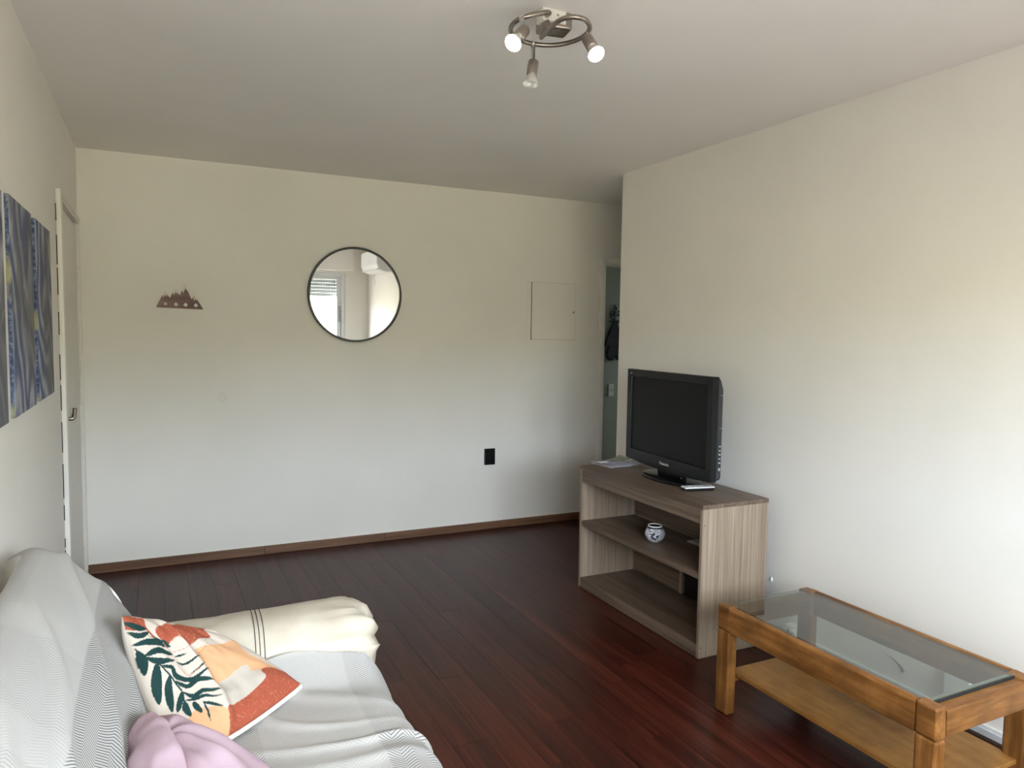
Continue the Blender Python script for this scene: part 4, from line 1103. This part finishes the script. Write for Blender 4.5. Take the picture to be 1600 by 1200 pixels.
# ------------------------------------------------------------------ ceiling spotlight
lp = thing('ceiling_spotlight', 'brushed nickel spiral ceiling lamp with three spot heads, two lit', 'ceiling lamp', (1.13, 2.08, ZC))
L0 = Vector((1.13, 2.08, ZC))
def lv(*p): return Vector(p) - L0
bm = bmesh.new(); add_box(bm, -0.022, 0.062, 0.012, 0.06, -0.040, 0, 0.003)
from_bm('mounting_block', bm, M['casing'], lp)
bm = bmesh.new(); add_lathe(bm, [(0.004, 0), (0.004, 0.003), (0.0001, 0.003)], 10, Matrix.Translation((0.03, 0.012, -0.018)) @ Matrix.Rotation(PI / 2, 4, 'X'), cap=False); from_bm('screw', bm, M['chrome'], lp)
bm = bmesh.new(); add_box(bm, -0.045, 0.055, -0.03, 0.045, -0.054, 0.0, 0.008, 3, Matrix.Translation((0.035, 0.050, 0)) @ Matrix.Rotation(-0.15, 4, 'Z')); from_bm('canopy', bm, M['steel'], lp)
ring = [(1.122, 2.095, 2.470), (1.106, 2.050, 2.460), (1.066, 2.045, 2.447), (1.032, 2.048, 2.434), (1.012, 2.065, 2.427), (1.008, 2.098, 2.425), (1.018, 2.138, 2.425), (1.049, 2.181, 2.425), (1.099, 2.206, 2.425), (1.147, 2.209, 2.425), (1.196, 2.190, 2.425), (1.232, 2.148, 2.425), (1.248, 2.099, 2.425), (1.245, 2.049, 2.425), (1.226, 2.006, 2.425), (1.190, 1.972, 2.425), (1.161, 1.966, 2.425), (1.137, 1.976, 2.425), (1.122, 2.005, 2.425), (1.122, 2.050, 2.425), (1.128, 2.103, 2.425), (1.134, 2.152, 2.425)]
bm = bmesh.new(); add_tube(bm, [lv(*p) for p in catmull(ring, 6)], 0.0075, 12); from_bm('spiral_tube', bm, M['steel'], lp, smooth=True)
bm = bmesh.new(); add_tube(bm, [lv(1.126, 2.10, 2.455), lv(1.126, 2.085, 2.425)], 0.009, 12); from_bm('tube_support', bm, M['steel'], lp)
heads = [((1.012, 2.050, 2.427), (0.993, 1.997, 2.364), (-0.56, -0.29, -0.62), True), ((1.134, 2.207, 2.420), (1.126, 2.190, 2.352), (-0.16, -0.10, -0.85), False), ((1.238, 2.030, 2.420), (1.204, 1.978, 2.370), (0.03, -0.42, -0.52), True)]
for top, piv, d, lit in heads:
    d = Vector(d).normalized(); piv = Vector(piv)
    bm = bmesh.new(); add_tube(bm, [lv(*top), piv - L0], 0.0068, 12); add_tube(bm, [lv(*top) + Vector((0, 0, 0.006)), lv(*top) - Vector((0, 0, 0.012))], 0.008, 12)
    from_bm('stem', bm, M['chrome'], lp, smooth=False)
    bm = bmesh.new(); add_lathe(bm, [(0.010, -0.014), (0.0165, -0.010), (0.0175, -0.006), (0.0175, 0.038), (0.0165, 0.040), (0.0001, 0.040)], 28, aim(piv - L0, d))
    hd_ = from_bm('spot_head', bm, M['steel'], lp, smooth=False)
    for p in hd_.data.polygons: p.use_smooth = len(p.vertices) == 4
    bm = bmesh.new(); add_lathe(bm, [(0.0145, 0.040), (0.0165, 0.046), (0.0225, 0.060), (0.0250, 0.068), (0.0250, 0.070)], 28, aim(piv - L0, d), cap=False)
    from_bm('bulb', bm, M['reflector'], hd_, smooth=True)
    bm = bmesh.new(); add_lathe(bm, [(0.0250, 0.0695), (0.0235, 0.074), (0.018, 0.077), (0.0001, 0.078)], 28, aim(piv - L0, d), cap=False)
    fo = from_bm('bulb_face', bm, M['lit'] if lit else M['pane'], hd_, smooth=True)
    fo['label'] = 'glowing warm bulb face' if lit else 'unlit clear bulb face'

# ------------------------------------------------------------------ air conditioner (seen in the mirror)
ac = thing('air_conditioner', 'white wall-mounted air conditioner reflected in the round mirror', 'air conditioner', (XR, 0.47, 2.145))
sec = [(0, 0), (0, 0.28), (-0.19, 0.28), (-0.215, 0.26), (-0.215, 0.09), (-0.185, 0.03), (-0.13, 0)]
bm = bmesh.new(); A = [bm.verts.new((x, -0.39, z)) for x, z in sec]; B = [bm.verts.new((x, 0.39, z)) for x, z in sec]
bm.faces.new(A); bm.faces.new(B)
for k in range(len(sec)): bm.faces.new((A[k], A[(k + 1) % len(sec)], B[(k + 1) % len(sec)], B[k]))
bmesh.ops.bevel(bm, geom=bm.edges[:], offset=0.006, segments=2, affect='EDGES')
from_bm('housing', bm, M['white'], ac)
box('louver', -0.212, -0.15, -0.36, 0.36, 0.02, 0.03, M['white'], ac, 0.002)
box('logo_dot', -0.2165, -0.215, -0.02, -0.005, 0.13, 0.142, M['grey'], ac, 0.001)
box('rating_label', -0.17, -0.10, 0.3895, 0.391, 0.16, 0.23, M['paper'], ac, 0.0002)
bm = bmesh.new(); add_tube(bm, catmull([(-0.03, -0.36, 0.0), (-0.05, -0.37, -0.04), (-0.03, -0.36, -0.09), (-0.04, -0.35, -0.13)], 6), 0.006, 8); from_bm('cable', bm, M['white'], ac, smooth=True)
